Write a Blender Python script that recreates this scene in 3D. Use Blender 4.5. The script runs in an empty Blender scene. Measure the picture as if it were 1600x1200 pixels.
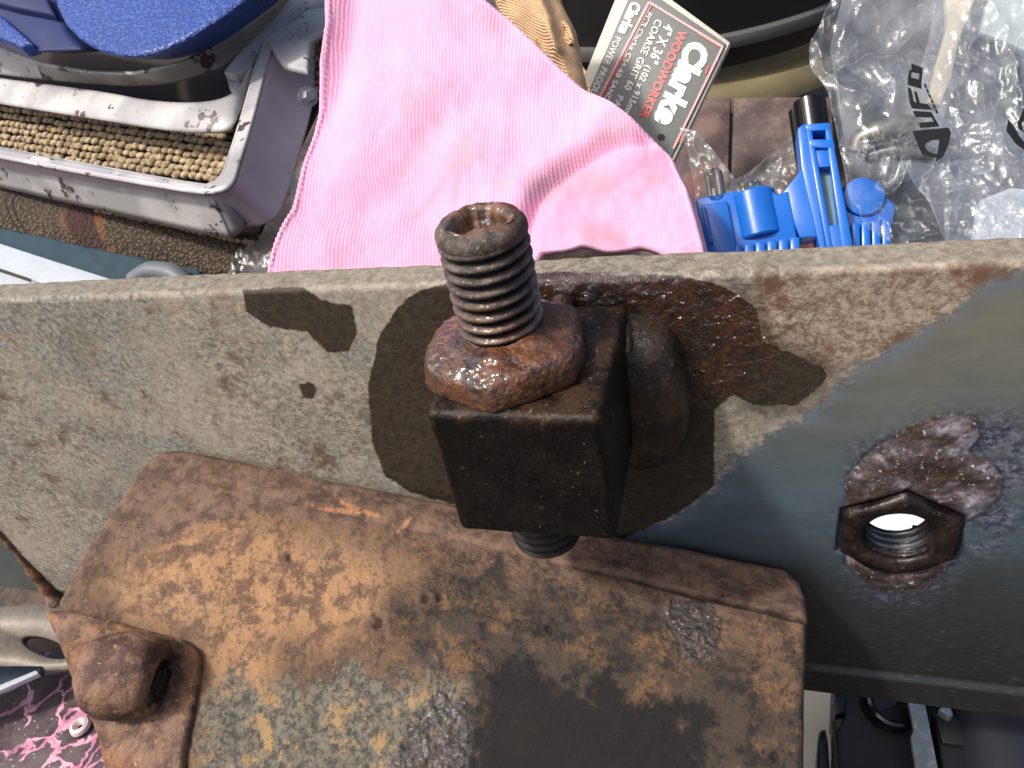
import bpy, bmesh, math, random
import numpy as np
from mathutils import Vector, Matrix
random.seed(7)
S = bpy.context.scene
C = S.collection
# ------------------------------------------------------------------ camera (1 unit = 10 cm)
S.unit_settings.scale_length = 0.1
F = 1202.0                       # focal length in pixels of the 1600 px wide photograph
_n = lambda v: np.array(v, float) / np.linalg.norm(v)
_D = _n((350, 1580, F)); _X = _n((3640, 0, -F)); _X = _n(_X - _D * (_X @ _D)); _Y = np.cross(-_D, _X)
R = np.array([_X, _Y, -_D])      # camera (x right, y down, z forward) -> world (Z up)
cam = bpy.data.cameras.new('camera'); cam_ob = bpy.data.objects.new('camera', cam); C.objects.link(cam_ob)
cam.sensor_width = 36; cam.lens = F / 1600 * 36; cam.clip_start = 0.02; cam.clip_end = 500
Rb = R @ np.diag([1, -1, -1])
cam_ob.matrix_world = Matrix([list(Rb[i]) + [0] for i in range(3)] + [[0, 0, 0, 1]])
cam.dof.use_dof = True; cam.dof.focus_distance = 2.0; cam.dof.aperture_fstop = 11
S.camera = cam_ob
# ------------------------------------------------------------------ light
SUN = _n((-.44, -.36, .82))
W = bpy.data.worlds.new('World'); S.world = W; W.use_nodes = True
wt = W.node_tree; bg = wt.nodes['Background']
sky = wt.nodes.new('ShaderNodeTexSky'); sky.sky_type = 'NISHITA'; sky.sun_disc = False
sky.sun_elevation = math.asin(SUN[2]); sky.sun_rotation = math.atan2(SUN[0], SUN[1])
sky.air_density = .75; sky.dust_density = 5; sky.ozone_density = 0
wt.links.new(sky.outputs[0], bg.inputs[0]); bg.inputs[1].default_value = 0.15
sl = bpy.data.lights.new('sun', 'SUN'); sl.energy = 2.7; sl.angle = math.radians(5); sl.color = (1, .96, .90)
so = bpy.data.objects.new('sun', sl); C.objects.link(so)
so.rotation_euler = Vector(SUN).to_track_quat('Z', 'Y').to_euler()
S.view_settings.view_transform = 'Standard'; S.view_settings.look = 'None'
S.view_settings.gamma = 1; S.view_settings.exposure = 0.35
# ------------------------------------------------------------------ geometry helpers
def ray(px, py):
    px = np.asarray(px, float); py = np.asarray(py, float)
    q = np.stack([px - 800, py - 600, np.full(px.shape, F)], -1)
    return q @ R.T
def PY(px, py, y): r = ray(px, py); return r * (y / r[..., 1])[..., None]
def PZ(px, py, z): r = ray(px, py); return r * (z / r[..., 2])[..., None]
def PR(px, py, d): r = ray(px, py); return r * (d / np.linalg.norm(r, axis=-1))[..., None]
class Pl:                                             # a real plane in the place
    def __init__(s, px, py, y, n): s.o = PY(px, py, y); s.n = _n(n)
    def __call__(s, px, py, off=0.0):
        r = ray(px, py); t = ((s.o + s.n * off) @ s.n) / (r @ s.n); return r * t[..., None]
def proj(P):
    q = np.asarray(P) @ R
    return 800 + q[..., 0] / q[..., 2] * F, 600 + q[..., 1] / q[..., 2] * F
def _h(ix, iy, iz, s):
    v = (ix.astype(np.int64) * 374761393 + iy.astype(np.int64) * 668265263 + iz.astype(np.int64) * 2147483647 + s * 974634777) & 0xffffffff
    v = ((v ^ (v >> 13)) * 1274126177) & 0xffffffff
    return ((v ^ (v >> 16)) & 0xffff) / 32767.5 - 1.0
def vnoise(x, y, z, s=0):
    x, y, z = np.broadcast_arrays(np.asarray(x, float), np.asarray(y, float), np.asarray(z, float))
    ix, iy, iz = np.floor(x), np.floor(y), np.floor(z); fx, fy, fz = x - ix, y - iy, z - iz
    w = lambda t: t * t * (3 - 2 * t); fx, fy, fz = w(fx), w(fy), w(fz); r = 0
    for a in (0, 1):
        for b in (0, 1):
            for c in (0, 1):
                r = r + _h(ix + a, iy + b, iz + c, s) * (fx if a else 1 - fx) * (fy if b else 1 - fy) * (fz if c else 1 - fz)
    return r
def fbm(x, y, z=0.0, sc=1.0, oc=4, s=0, g=.5):
    r = 0; a = 1; t = 0
    for o in range(oc): r = r + a * vnoise(np.asarray(x) * sc, np.asarray(y) * sc, np.asarray(z) * sc, s + o * 17); t += a; a *= g; sc = sc * 2.03
    return r / t
sm = lambda x, a, b: (lambda t: t * t * (3 - 2 * t))(np.clip((np.asarray(x, float) - a) / (b - a), 0, 1))
def sdf(x, y, poly):                                  # signed distance to a polygon, negative inside
    p = np.array(poly, float); d = np.full(x.shape, 1e18); ins = np.zeros(x.shape, bool)
    for i in range(len(p)):
        a = p[i]; b = p[(i + 1) % len(p)]; e = b - a
        wx, wy = x - a[0], y - a[1]; t = np.clip((wx * e[0] + wy * e[1]) / (e @ e), 0, 1)
        d = np.minimum(d, (wx - t * e[0]) ** 2 + (wy - t * e[1]) ** 2)
        if a[1] != b[1]:
            c = ((a[1] > y) != (b[1] > y)) & (x < (b[0] - a[0]) * (y - a[1]) / (b[1] - a[1]) + a[0]); ins ^= c
    d = np.sqrt(d); return np.where(ins, -d, d)
def sdl(x, y, line):                                  # distance to a polyline
    p = np.array(line, float); d = np.full(x.shape, 1e18)
    for i in range(len(p) - 1):
        a = p[i]; e = p[i + 1] - a; wx, wy = x - a[0], y - a[1]; t = np.clip((wx * e[0] + wy * e[1]) / (e @ e), 0, 1)
        d = np.minimum(d, (wx - t * e[0]) ** 2 + (wy - t * e[1]) ** 2)
    return np.sqrt(d)
def pathpt(pts, t):                                   # smooth (Catmull-Rom) path through points, t in 0..1
    p = np.array(pts, float); t = np.asarray(t, float)
    L = np.concatenate([[0], np.cumsum(np.linalg.norm(np.diff(p, axis=0), axis=1))]); L /= L[-1]
    i = np.clip(np.searchsorted(L, t, side='right') - 1, 0, len(p) - 2); u = ((t - L[i]) / (L[i + 1] - L[i]))[..., None]
    g = lambda k: p[np.clip(k, 0, len(p) - 1)]
    a, b, c, d = g(i - 1), g(i), g(i + 1), g(i + 2)
    cr = .5 * (2 * b + (c - a) * u + (2 * a - 5 * b + 4 * c - d) * u ** 2 + (3 * b - a - 3 * c + d) * u ** 3)
    lin = b * (1 - u) + c * u
    return .5 * cr + .5 * lin
# ------------------------------------------------------------------ object helpers
def tag(o, label=None, cat=None, group=None, kind=None):
    for k, v in (('label', label), ('category', cat), ('group', group), ('kind', kind)):
        if v: o[k] = v
    return o
def thing(name, label, cat, loc, group=None):
    o = bpy.data.objects.new(name, None); o.empty_display_size = .1; C.objects.link(o); o.location = [float(v) for v in loc]
    return tag(o, label, cat, group)
def wloc(o):
    v = Vector(o.location)
    while o.parent: o = o.parent; v = v + o.location
    return v
def link(name, me, mat, parent=None, smooth=True, centre=True):
    n = len(me.vertices); co = np.empty(n * 3, np.float32); me.vertices.foreach_get('co', co); co = co.reshape(-1, 3)
    c = (co.min(0) + co.max(0)) / 2 if centre else np.zeros(3)
    me.vertices.foreach_set('co', (co - c).astype(np.float32).ravel()); me.update()
    if smooth: me.polygons.foreach_set('use_smooth', [True] * len(me.polygons))
    if mat and not me.materials: me.materials.append(mat)
    o = bpy.data.objects.new(name, me); C.objects.link(o); o.location = [float(v) for v in c]
    if parent: o.parent = parent; o.location = Vector(o.location) - wloc(parent)
    return o
def mesh(name, V, Fc, mat=None, parent=None, smooth=True, attrs=None):
    me = bpy.data.meshes.new(name); V = np.asarray(V, np.float32).reshape(-1, 3)
    if isinstance(Fc, np.ndarray):
        k = Fc.shape[1]; me.vertices.add(len(V)); me.vertices.foreach_set('co', V.ravel()); me.loops.add(Fc.size)
        me.loops.foreach_set('vertex_index', Fc.astype(np.int32).ravel()); me.polygons.add(len(Fc))
        me.polygons.foreach_set('loop_start', np.arange(0, Fc.size, k, dtype=np.int32)); me.polygons.foreach_set('loop_total', np.full(len(Fc), k, np.int32))
        me.update(calc_edges=True)
    else: me.from_pydata(V.tolist(), [], Fc)
    for k, v in (attrs or {}).items():
        a = me.attributes.new(k, 'FLOAT', 'POINT'); a.data.foreach_set('value', np.asarray(v, np.float32).ravel())
    return link(name, me, mat, parent, smooth)
def gridfaces(nu, nv, wrapu=False, off=0):            # vertex (i,j) -> j*nu+i
    i = np.arange(nu if wrapu else nu - 1); j = np.arange(nv - 1); I, J = np.meshgrid(i, j); I = I.ravel(); J = J.ravel(); I2 = (I + 1) % nu
    return np.stack([J * nu + I, J * nu + I2, (J + 1) * nu + I2, (J + 1) * nu + I], 1) + off
def sheet(name, P, mat, parent=None, th=.02, attrs=None, down=None):   # P (nv,nu,3): top side; closed with a back and rim
    nv, nu = P.shape[:2]
    du = np.gradient(P, axis=1); dv = np.gradient(P, axis=0); N = np.cross(du, dv); N /= np.linalg.norm(N, axis=-1, keepdims=True) + 1e-9
    if (N * P).sum(-1).mean() > 0: N = -N; flip = True
    else: flip = False
    B = P - (N if down is None else -np.array(down, float)) * th; V = np.concatenate([P.reshape(-1, 3), B.reshape(-1, 3)]); n = nu * nv
    f = gridfaces(nu, nv); g = f + n
    top = f if not flip else f[:, ::-1]; bot = g[:, ::-1] if not flip else g
    r = np.concatenate([np.arange(nu), (np.arange(1, nv)) * nu + nu - 1, (nv - 1) * nu + np.arange(nu - 2, -1, -1), np.arange(nv - 2, -1, -1) * nu])
    a = r[:-1]; b = r[1:]; rim = np.stack([a, a + n, b + n, b], 1); rim = rim if not flip else rim[:, ::-1]
    at = {k: np.concatenate([v.ravel(), v.ravel()]) for k, v in (attrs or {}).items()}
    return mesh(name, V, np.concatenate([top, bot, rim]), mat, parent, True, at)
def rows(L, Rr, nu, nv, up=1.0):                      # pixel grid between a left and a right boundary path
    v = np.linspace(0, 1, nv) ; l = pathpt(L, v); r = pathpt(Rr, v); u = np.linspace(0, 1, nu)[None, :, None]
    G = l[:, None] * (1 - u) + r[:, None] * u; return G[..., 0], G[..., 1]
def prism(name, top, bot, mat, parent=None, bev=0.01, seg=2, smooth=True):   # two matching 3D outlines, joined and bevelled
    n = len(top); bm = bmesh.new(); a = [bm.verts.new(p) for p in top]; b = [bm.verts.new(p) for p in bot]
    bm.faces.new(a); bm.faces.new(b[::-1])
    for i in range(n): bm.faces.new((a[i], b[i], b[(i + 1) % n], a[(i + 1) % n]))
    bmesh.ops.recalc_face_normals(bm, faces=bm.faces)
    if bev: bmesh.ops.bevel(bm, geom=list(bm.edges), offset=bev, segments=seg, affect='EDGES', profile=.5, clamp_overlap=True)
    bmesh.ops.triangulate(bm, faces=[f for f in bm.faces if len(f.verts) > 4])
    me = bpy.data.meshes.new(name); bm.to_mesh(me); bm.free(); o = link(name, me, mat, parent, True); me.set_sharp_from_angle(angle=math.radians(38)); return o
def slab(name, poly, pl, th, mat, parent=None, off=0.0, bev=.01, seg=2, dirn=None):
    p = np.array(poly, float); t = pl(p[:, 0], p[:, 1], off); d = -pl.n if dirn is None else _n(dirn); return prism(name, t, t + d * th, mat, parent, bev, seg)
def basis(ax):
    ax = _n(ax); h = np.array([0, 0, 1.]) if abs(ax[2]) < .9 else np.array([1., 0, 0]); a = _n(np.cross(h, ax)); return a, np.cross(ax, a), ax
def lathe(name, prof, c, ax, mat, parent=None, n=48, noise=None, closed=False):   # prof: list of (radius, height)
    a, b, x = basis(ax); p = np.array(prof, float); th = np.linspace(0, 2 * np.pi, n, endpoint=False)
    r = p[:, 0][:, None]; h = p[:, 1][:, None]
    V = np.array(c) + a * (r * np.cos(th))[..., None] + b * (r * np.sin(th))[..., None] + x * (h + 0 * th)[..., None]
    if noise: V = V + noise(V)
    o = mesh(name, V.reshape(-1, 3), gridfaces(n, len(p), True), mat, parent)
    if not noise: o.data.set_sharp_from_angle(angle=math.radians(38))
    return o
def tube(name, pts, rad, mat, parent=None, n=12, m=40, wob=None):
    t = np.linspace(0, 1, m); P = pathpt(pts, t); T = np.gradient(P, axis=0); T /= np.linalg.norm(T, axis=1, keepdims=True)
    ref = _n(np.cross(T[0], [0.3, .2, 1])); V = []
    rad = np.interp(t, np.linspace(0, 1, len(np.atleast_1d(rad))), np.atleast_1d(rad))
    for i in range(m):
        ref = _n(ref - T[i] * (ref @ T[i])); b = np.cross(T[i], ref); th = np.linspace(0, 2 * np.pi, n, endpoint=False)[:, None]
        rr = rad[i] * (0.05 if i in (0, m - 1) else 1) * (1 if wob is None else wob(i)); V.append(P[i] + rr * (np.cos(th) * ref + np.sin(th) * b))
    return mesh(name, np.concatenate(V), gridfaces(n, m, True), mat, parent)
def blob(name, c, rad, mat, parent=None, ex=2.6, amp=.1, nsc=2.0, ax=(0, 0, 1), n=64, oc=4, seed=3, lumps=None):
    th = np.linspace(0, 2 * np.pi, n, endpoint=False)[None]; ph = np.linspace(-np.pi / 2 + .01, np.pi / 2 - .01, n // 2)[:, None]
    pw = lambda v: np.sign(v) * np.abs(v) ** (2 / ex)
    x = pw(np.cos(ph)) * pw(np.cos(th)); y = pw(np.cos(ph)) * pw(np.sin(th)); z = pw(np.sin(ph)) + 0 * th
    k = 1 + amp * fbm(x + seed, y, z, nsc, oc, seed); a, b, e = basis(ax)
    V = np.array(c) + a * (x * k * rad[0])[..., None] + b * (y * k * rad[1])[..., None] + e * (z * k * rad[2])[..., None]
    return mesh(name, V.reshape(-1, 3), gridfaces(n, n // 2, True), mat, parent)
def join(name, obs, kind=None):                       # several meshes of ONE part -> one mesh
    bm = bmesh.new(); base = obs[0]
    for o in obs: me = o.data.copy(); me.transform(Matrix.Translation(Vector(o.location))); bm.from_mesh(me); bpy.data.meshes.remove(me)
    me = bpy.data.meshes.new(name); bm.to_mesh(me); bm.free(); me.materials.append(base.data.materials[0])
    par = base.parent
    for o in obs: m_ = o.data; bpy.data.objects.remove(o); bpy.data.meshes.remove(m_)
    me.transform(Matrix.Translation(wloc(par) if par else Vector((0, 0, 0)))); o = link(name, me, None, par)
    if kind: o['kind'] = kind
    return o
# ------------------------------------------------------------------ node helpers
lin = lambda c: tuple((v / 255 / 12.92 if v / 255 <= .04045 else ((v / 255 + .055) / 1.055) ** 2.4) for v in c) + (1,)
class M:
    def __init__(s, name):
        s.m = bpy.data.materials.new(name); s.m.use_nodes = True; s.t = s.m.node_tree; s.b = s.t.nodes['Principled BSDF']; s._co = None
    def N(s, ty, **kw):
        n = s.t.nodes.new('ShaderNode' + ty)
        for k, v in kw.items(): setattr(n, k, v)
        return n
    def put(s, sock, v):
        if hasattr(v, 'links') or isinstance(v, bpy.types.NodeSocket): s.t.links.new(v, sock)
        else: sock.default_value = v
    def co(s):
        if s._co is None: s._co = s.N('TexCoord').outputs['Object']
        return s._co
    def warp(s, vec=None, sc=3, amt=.1):
        n = s.N('TexNoise'); n.inputs['Scale'].default_value = sc; n.inputs['Detail'].default_value = 3; s.put(n.inputs['Vector'], vec or s.co())
        a = s.N('VectorMath', operation='SUBTRACT'); s.put(a.inputs[0], n.outputs['Color']); a.inputs[1].default_value = (.5, .5, .5)
        b = s.N('VectorMath', operation='SCALE'); s.put(b.inputs[0], a.outputs[0]); b.inputs['Scale'].default_value = amt
        c = s.N('VectorMath', operation='ADD'); s.put(c.inputs[0], vec or s.co()); s.put(c.inputs[1], b.outputs[0]); return c.outputs[0]
    def scale(s, v3, vec=None, rot=(0, 0, 0)):
        n = s.N('Mapping'); n.inputs['Scale'].default_value = v3; n.inputs['Rotation'].default_value = rot; s.put(n.inputs['Vector'], vec or s.co()); return n.outputs[0]
    def noise(s, sc, det=5, ro=.6, vec=None, dist=0, off=0):
        n = s.N('TexNoise'); n.inputs['Scale'].default_value = sc; n.inputs['Detail'].default_value = det; n.inputs['Roughness'].default_value = ro
        n.inputs['Distortion'].default_value = dist; v = vec or s.co()
        if off: a = s.N('VectorMath', operation='ADD'); s.put(a.inputs[0], v); a.inputs[1].default_value = (off, off * 1.7, off * .6); v = a.outputs[0]
        s.put(n.inputs['Vector'], v); return n.outputs['Fac']
    def vor(s, sc, vec=None, feature='F1', out='Distance', rnd=1):
        n = s.N('TexVoronoi', feature=feature); n.inputs['Scale'].default_value = sc; n.inputs['Randomness'].default_value = rnd; s.put(n.inputs['Vector'], vec or s.co()); return n.outputs[out]
    def wave(s, sc, vec=None, dist=0, ax='X'):
        n = s.N('TexWave', bands_direction=ax); n.inputs['Scale'].default_value = sc; n.inputs['Distortion'].default_value = dist; n.inputs['Detail'].default_value = 2; s.put(n.inputs['Vector'], vec or s.co()); return n.outputs['Fac']
    def attr(s, nm): return s.N('Attribute', attribute_name=nm).outputs['Fac']
    def ma(s, op, a, b=0.0, c=None):
        n = s.N('Math', operation=op); s.put(n.inputs[0], a); s.put(n.inputs[1], b)
        if c is not None: s.put(n.inputs[2], c)
        return n.outputs[0]
    def ss(s, x, a, b, lo=0.0, hi=1.0):
        n = s.N('MapRange', interpolation_type='SMOOTHSTEP'); s.put(n.inputs['Value'], x)
        n.inputs['From Min'].default_value = a; n.inputs['From Max'].default_value = b; n.inputs['To Min'].default_value = lo; n.inputs['To Max'].default_value = hi; return n.outputs[0]
    def mix(s, f, a, b, mode='MIX'):
        n = s.N('MixRGB', blend_type=mode); s.put(n.inputs[0], f); s.put(n.inputs[1], lin(a) if isinstance(a, tuple) and len(a) == 3 else a); s.put(n.inputs[2], lin(b) if isinstance(b, tuple) and len(b) == 3 else b); return n.outputs[0]
    def ramp(s, x, st):
        n = s.N('ValToRGB'); e = n.color_ramp.elements
        while len(e) < len(st): e.new(.5)
        for i, (p, c) in enumerate(st): e[i].position = p; e[i].color = lin(c)
        s.put(n.inputs[0], x); return n.outputs[0]
    def mask(s, at, w=.03, nz=None, amp=.2, off=0.0):    # crisp, ragged-edged mask from a signed distance attribute
        x = s.attr(at)
        if nz is not None: x = s.ma('ADD', x, s.ma('MULTIPLY', s.ma('SUBTRACT', nz, .5), amp))
        return s.ss(x, off + w, off - w) if False else s.ma('SUBTRACT', 1.0, s.ss(x, off - w, off + w))
    def bump(s, h, st=.5, d=.01, nrm=None):
        n = s.N('Bump'); n.inputs['Strength'].default_value = st; n.inputs['Distance'].default_value = d; s.put(n.inputs['Height'], h)
        if nrm is not None: s.put(n.inputs['Normal'], nrm)
        return n.outputs[0]
    def out(s, col=None, rough=None, metal=None, nrm=None, **kw):
        b = s.b
        if col is not None: s.put(b.inputs['Base Color'], lin(col) if isinstance(col, tuple) and len(col) == 3 else col)
        if rough is not None: s.put(b.inputs['Roughness'], rough)
        if metal is not None: s.put(b.inputs['Metallic'], metal)
        if nrm is not None: s.put(b.inputs['Normal'], nrm)
        for k, v in kw.items(): s.put(b.inputs[k.replace('_', ' ')], v)
        return s.m
def plain(name, col, rough=.5, metal=0.0, nsc=30, bst=.2, var=.15, bd=.005, **kw):
    m = M(name); n = m.noise(nsc, 5, .6); n2 = m.noise(nsc * .13, 3, .6, off=3); k = tuple(max(0, int(c * (1 - var * 1.6))) for c in col); k2 = tuple(min(255, int(c * (1 + var))) for c in col)
    c = m.mix(m.ma('ADD', m.ma('MULTIPLY', n, .5), m.ma('MULTIPLY', n2, .5)), k, k2)
    return m.out(c, m.ma('ADD', m.ma('MULTIPLY', n2, .25), rough - .12), metal, m.bump(n, bst, bd), **kw)
# ================================================================== STEEL RAIL
YF, YB = 1.62, 1.735
zt0 = PY(0, 468, YF); zt1 = PY(1600, 408, YF)
ztop = lambda x: zt0[2] + (x - zt0[0]) * (zt1[2] - zt0[2]) / (zt1[0] - zt0[0])
XL, XR, ZB = -3.27, 1.75, -2.655
NC = np.array([.395, YF, -1.815]); HR = .092          # welded nut: centre and thread radius
nx, nf, nt = 1300, 440, 36
xs = np.linspace(XL, XR, nx)
s_front = np.linspace(0, 1, nf); bev = .018
prof_y = []; prof_k = []                               # (y, kind) profile from the bottom back up the front, over the top and down the back
def rail_points():
    zz = ztop(xs)[None, :]
    fr_z = ZB + .02 + (zz - bev - ZB - .02) * s_front[:, None]; fr_y = np.full_like(fr_z, YF)
    a = np.linspace(0, np.pi / 2, 6)[1:, None]
    b_z = zz - bev + bev * np.sin(a); b_y = YF + bev - bev * np.cos(a) + 0 * zz
    t = np.linspace(0, 1, nt)[1:, None]; t_y = YF + bev + (YB - .02 - YF - bev) * t + 0 * zz; t_z = zz + 0 * t
    c = np.linspace(0, np.pi / 2, 5)[1:, None]; c_y = YB - .02 + .02 * np.sin(c) + 0 * zz; c_z = zz - .02 + .02 * np.cos(c)
    k = np.linspace(0, 1, 60)[1:, None]; k_y = np.full((59, nx), YB); k_z = zz - .02 + (ZB + .02 - zz + .02) * k
    q = np.array([[YB - .02, ZB], [YF + .02, ZB]]); q_y = q[:, :1] + 0 * zz; q_z = q[:, 1:] + 0 * zz
    Yv = np.concatenate([q_y[1:], fr_y, b_y, t_y, c_y, k_y, q_y[:1], q_y[1:]]); Zv = np.concatenate([q_z[1:], fr_z, b_z, t_z, c_z, k_z, q_z[:1], q_z[1:]])
    return np.stack([xs[None, :] + 0 * Yv, Yv, Zv], -1)
P = rail_points(); X_, Y_, Z_ = P[..., 0], P[..., 1], P[..., 2]
pxx, pyy = proj(P)
wob = 14 * fbm(X_, Z_, 0, 6, 4, 5); wob2 = 7 * fbm(X_, Z_, 0, 22, 3, 9)
SD = lambda poly, w=1.0: (sdf(pxx + wob * w, pyy + wob2 * w, poly)) / 100
oil = np.minimum.reduce([SD([(700, 440), (655, 455), (618, 480), (592, 530), (578, 600), (582, 690), (604, 745), (640, 770), (760, 800), (960, 850), (1060, 800), (1118, 760), (1118, 640), (1148, 615), (1180, 632), (1245, 634), (1292, 590), (1285, 572), (1190, 532), (1185, 480), (1130, 448), (1060, 428), (850, 425)], .45),
     SD([(378, 452), (470, 448), (500, 468), (550, 478), (558, 520), (545, 550), (512, 550), (480, 520), (420, 512), (385, 485)], .35), SD([(468, 600), (485, 596), (497, 606), (490, 622), (474, 622)], .2)])
ground = SD([(1660, 420), (1560, 436), (1480, 490), (1400, 545), (1310, 595), (1262, 645), (1195, 690), (1135, 735), (1120, 765), (1060, 800), (960, 838), (1100, 900), (1250, 1200), (1900, 1200)], 1.2)
rust = SD([(820, 420), (1060, 415), (1190, 440), (1250, 520), (1100, 640), (900, 620)], 1.0)
pale = SD([(1180, 425), (1640, 405), (1560, 436), (1420, 540), (1290, 590), (1190, 530)], 1.0)
weld = SD([(1318, 800), (1322, 745), (1372, 695), (1440, 655), (1480, 645), (1522, 652), (1530, 680), (1512, 705), (1545, 715), (1568, 745), (1562, 775), (1535, 800), (1498, 815), (1495, 870), (1440, 925), (1375, 925), (1320, 880)], .5)
blue = SD([(1300, 820), (1330, 700), (1430, 640), (1600, 640), (1640, 800), (1560, 860), (1500, 880), (1450, 940), (1380, 945), (1325, 910)], .8)
seam = np.abs(X_ - XL) * 3
# relief: pits, mill scale, weld pad, recess round the nut, lower lip
front = (Y_ < YF + .02)
rough_ = fbm(X_, Z_, Y_, 26, 4, 2); big = fbm(X_, Z_, Y_, 2.2, 3, 8)
dn = .0012 * rough_ * (1 - sm(-ground, -.05, .05) * .75) + .004 * big
dn += .004 * np.clip(fbm(X_, Z_, Y_, 38, 3, 12), 0, 1) * sm(-rust, -.2, .1)
wm = sm(-weld, -.06, .12); dn += sm(-weld, -.02, .22) * (.011 + .008 * fbm(X_, Z_, 0, 18, 4, 31))

near = np.exp(-((np.hypot(pxx - 935, (pyy - 475) * 1.5)) / 95) ** 2) * front; dn += near * (.013 * fbm(X_, Z_, 0, 22, 4, 91) + .012)
lip = sm(-Z_, 2.49, 2.52) * sm(X_, -1, 0); dn += .02 * lip
rx, rz = X_ - NC[0], Z_ - NC[2]; hexd = np.maximum.reduce([np.abs(rx), np.abs(rx * .5 + rz * .866), np.abs(rx * .5 - rz * .866)]) - .1455
dn = dn * sm(hexd, .0, .035); dn -= .022 * sm(hexd, -.004, .002) * (1 - sm(hexd, .007, .016)) * front
P[..., 1] -= np.where(Y_ < YF + .05, dn, 0)
P[..., 2] += np.where((Y_ >= YF + .004) & (Y_ < YB - .001) & (Z_ > -1.4), .004 * rough_ + .004 * big, 0)
fc = gridfaces(nx, P.shape[0])
cen = P.reshape(-1, 3)[fc].mean(1); keep = np.hypot(cen[:, 0] - NC[0], cen[:, 2] - NC[2]) > .115
keep |= np.abs(cen[:, 2]) < 0
fc = fc[keep]
m = M('mill_scale_steel'); cw = m.warp(None, 5, .12)
n1 = m.noise(9, 8, .72, cw); n2 = m.noise(60, 5, .7); n3 = m.noise(2.2, 4, .6, off=5); n4 = m.noise(46, 8, .85, m.scale((1, 1, 1.25)), off=9)
base = m.mix(m.ss(n4, .36, .64), (94, 90, 82), (176, 169, 152))
base = m.mix(m.ss(n3, .45, .62), base, m.mix(m.ss(n2, .35, .65), (100, 101, 94), (158, 156, 144)))
base = m.mix(m.ss(n1, .54, .66), base, (96, 78, 62)); base = m.mix(m.ma('MULTIPLY', m.ss(n4, .60, .72), m.ss(n1, .42, .55)), base, (172, 118, 74))
n5 = m.noise(1.3, 6, .7, m.warp(None, 1.5, .4), off=12); base = m.mix(m.ma('MULTIPLY', m.ss(n5, .47, .62), .55), base, (96, 92, 82)); base = m.mix(m.ma('MULTIPLY', m.ss(n5, .47, .36), .35), base, (176, 166, 146)); base = m.mix(m.ma('MULTIPLY', m.ss(m.noise(18, 6, .8, None, 0, 21), .56, .66), .7), base, (150, 112, 76)); base = m.mix(m.ma('MULTIPLY', m.ss(m.noise(7, 6, .75, None, 0, 25), .56, .66), .55), base, (92, 82, 70)); base = m.mix(m.ss(n2, .68, .76), base, (212, 202, 182)); base = m.mix(m.ma('MULTIPLY', m.ss(n2, .38, .30), .8), base, (60, 55, 48))
base = m.mix(m.ma('MULTIPLY', m.attr('top'), .75), base, m.mix(m.ss(n4, .38, .62), (94, 86, 76), (142, 134, 118))); pl_ = m.mask('pale', .12, n1, .6); prust = m.mix(m.ss(n4, .40, .60), (112, 86, 70), (180, 164, 144)); prust = m.mix(m.ss(n1, .50, .62), prust, (104, 72, 54)); base = m.mix(m.ma('MULTIPLY', pl_, .85), base, prust)  # top edge coloured darker to offset the stronger sun on it
ns = m.noise(5, 5, .6, m.scale((1, 1, 3)), off=2); ns2 = m.noise(26, 3, .5, m.scale((1, 1, 9)), off=7)
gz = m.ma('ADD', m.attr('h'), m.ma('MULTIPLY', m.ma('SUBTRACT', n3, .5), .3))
gcol = m.ramp(gz, [(0.0, (40, 42, 41)), (.35, (60, 66, 69)), (.56, (94, 112, 124)), (.75, (108, 118, 118)), (1.0, (132, 133, 122))])  # bare steel's shading, dark below to light above, put into its base colour
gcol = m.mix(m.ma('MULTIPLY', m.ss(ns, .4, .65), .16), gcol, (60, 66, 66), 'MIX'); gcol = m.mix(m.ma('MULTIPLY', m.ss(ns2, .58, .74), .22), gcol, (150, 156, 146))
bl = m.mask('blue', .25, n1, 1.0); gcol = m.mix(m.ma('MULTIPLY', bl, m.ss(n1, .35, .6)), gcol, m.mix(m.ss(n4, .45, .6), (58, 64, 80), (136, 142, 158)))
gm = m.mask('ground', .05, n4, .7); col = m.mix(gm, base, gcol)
edge_b = m.ma('MULTIPLY', m.ma('SUBTRACT', 1.0, m.ss(m.ma('ABSOLUTE', m.attr('ground')), .0, .35)), m.ma('MULTIPLY', gm, m.ss(n1, .4, .6))); col = m.mix(m.ma('MULTIPLY', edge_b, .6), col, (124, 138, 156))
wv = m.mask('weld', .04, n4, .25); wc = m.mix(m.ss(n1, .42, .6), (50, 42, 39), (92, 86, 90)); wc = m.mix(m.ss(n4, .52, .66), wc, (128, 84, 54)); wc = m.mix(m.ma('MULTIPLY', m.ss(n1, .54, .62), .7), wc, (150, 148, 158)); wc = m.mix(m.ss(n2, .60, .68), wc, (206, 206, 214)); col = m.mix(wv, col, wc)
wr = m.ma('MULTIPLY', m.ma('SUBTRACT', 1.0, m.ss(m.ma('ABSOLUTE', m.ma('SUBTRACT', m.attr('weld'), .02)), .0, .06)), m.ss(n1, .45, .6, .1, .8)); col = m.mix(wr, col, (30, 30, 36))
osoft = m.ma('MULTIPLY', m.ss(m.attr('offx'), 0, 1), m.ma('SUBTRACT', 1.0, m.ss(m.ma('ADD', m.attr('oil'), m.ma('MULTIPLY', m.ma('SUBTRACT', n1, .5), 1.6)), -.10, .42))); om = m.ma('MAXIMUM', m.mask('oil', .018, n4, .10), m.ma('MULTIPLY', osoft, .75)); rm = m.mask('rust', .3, n1, 1.2)
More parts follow.
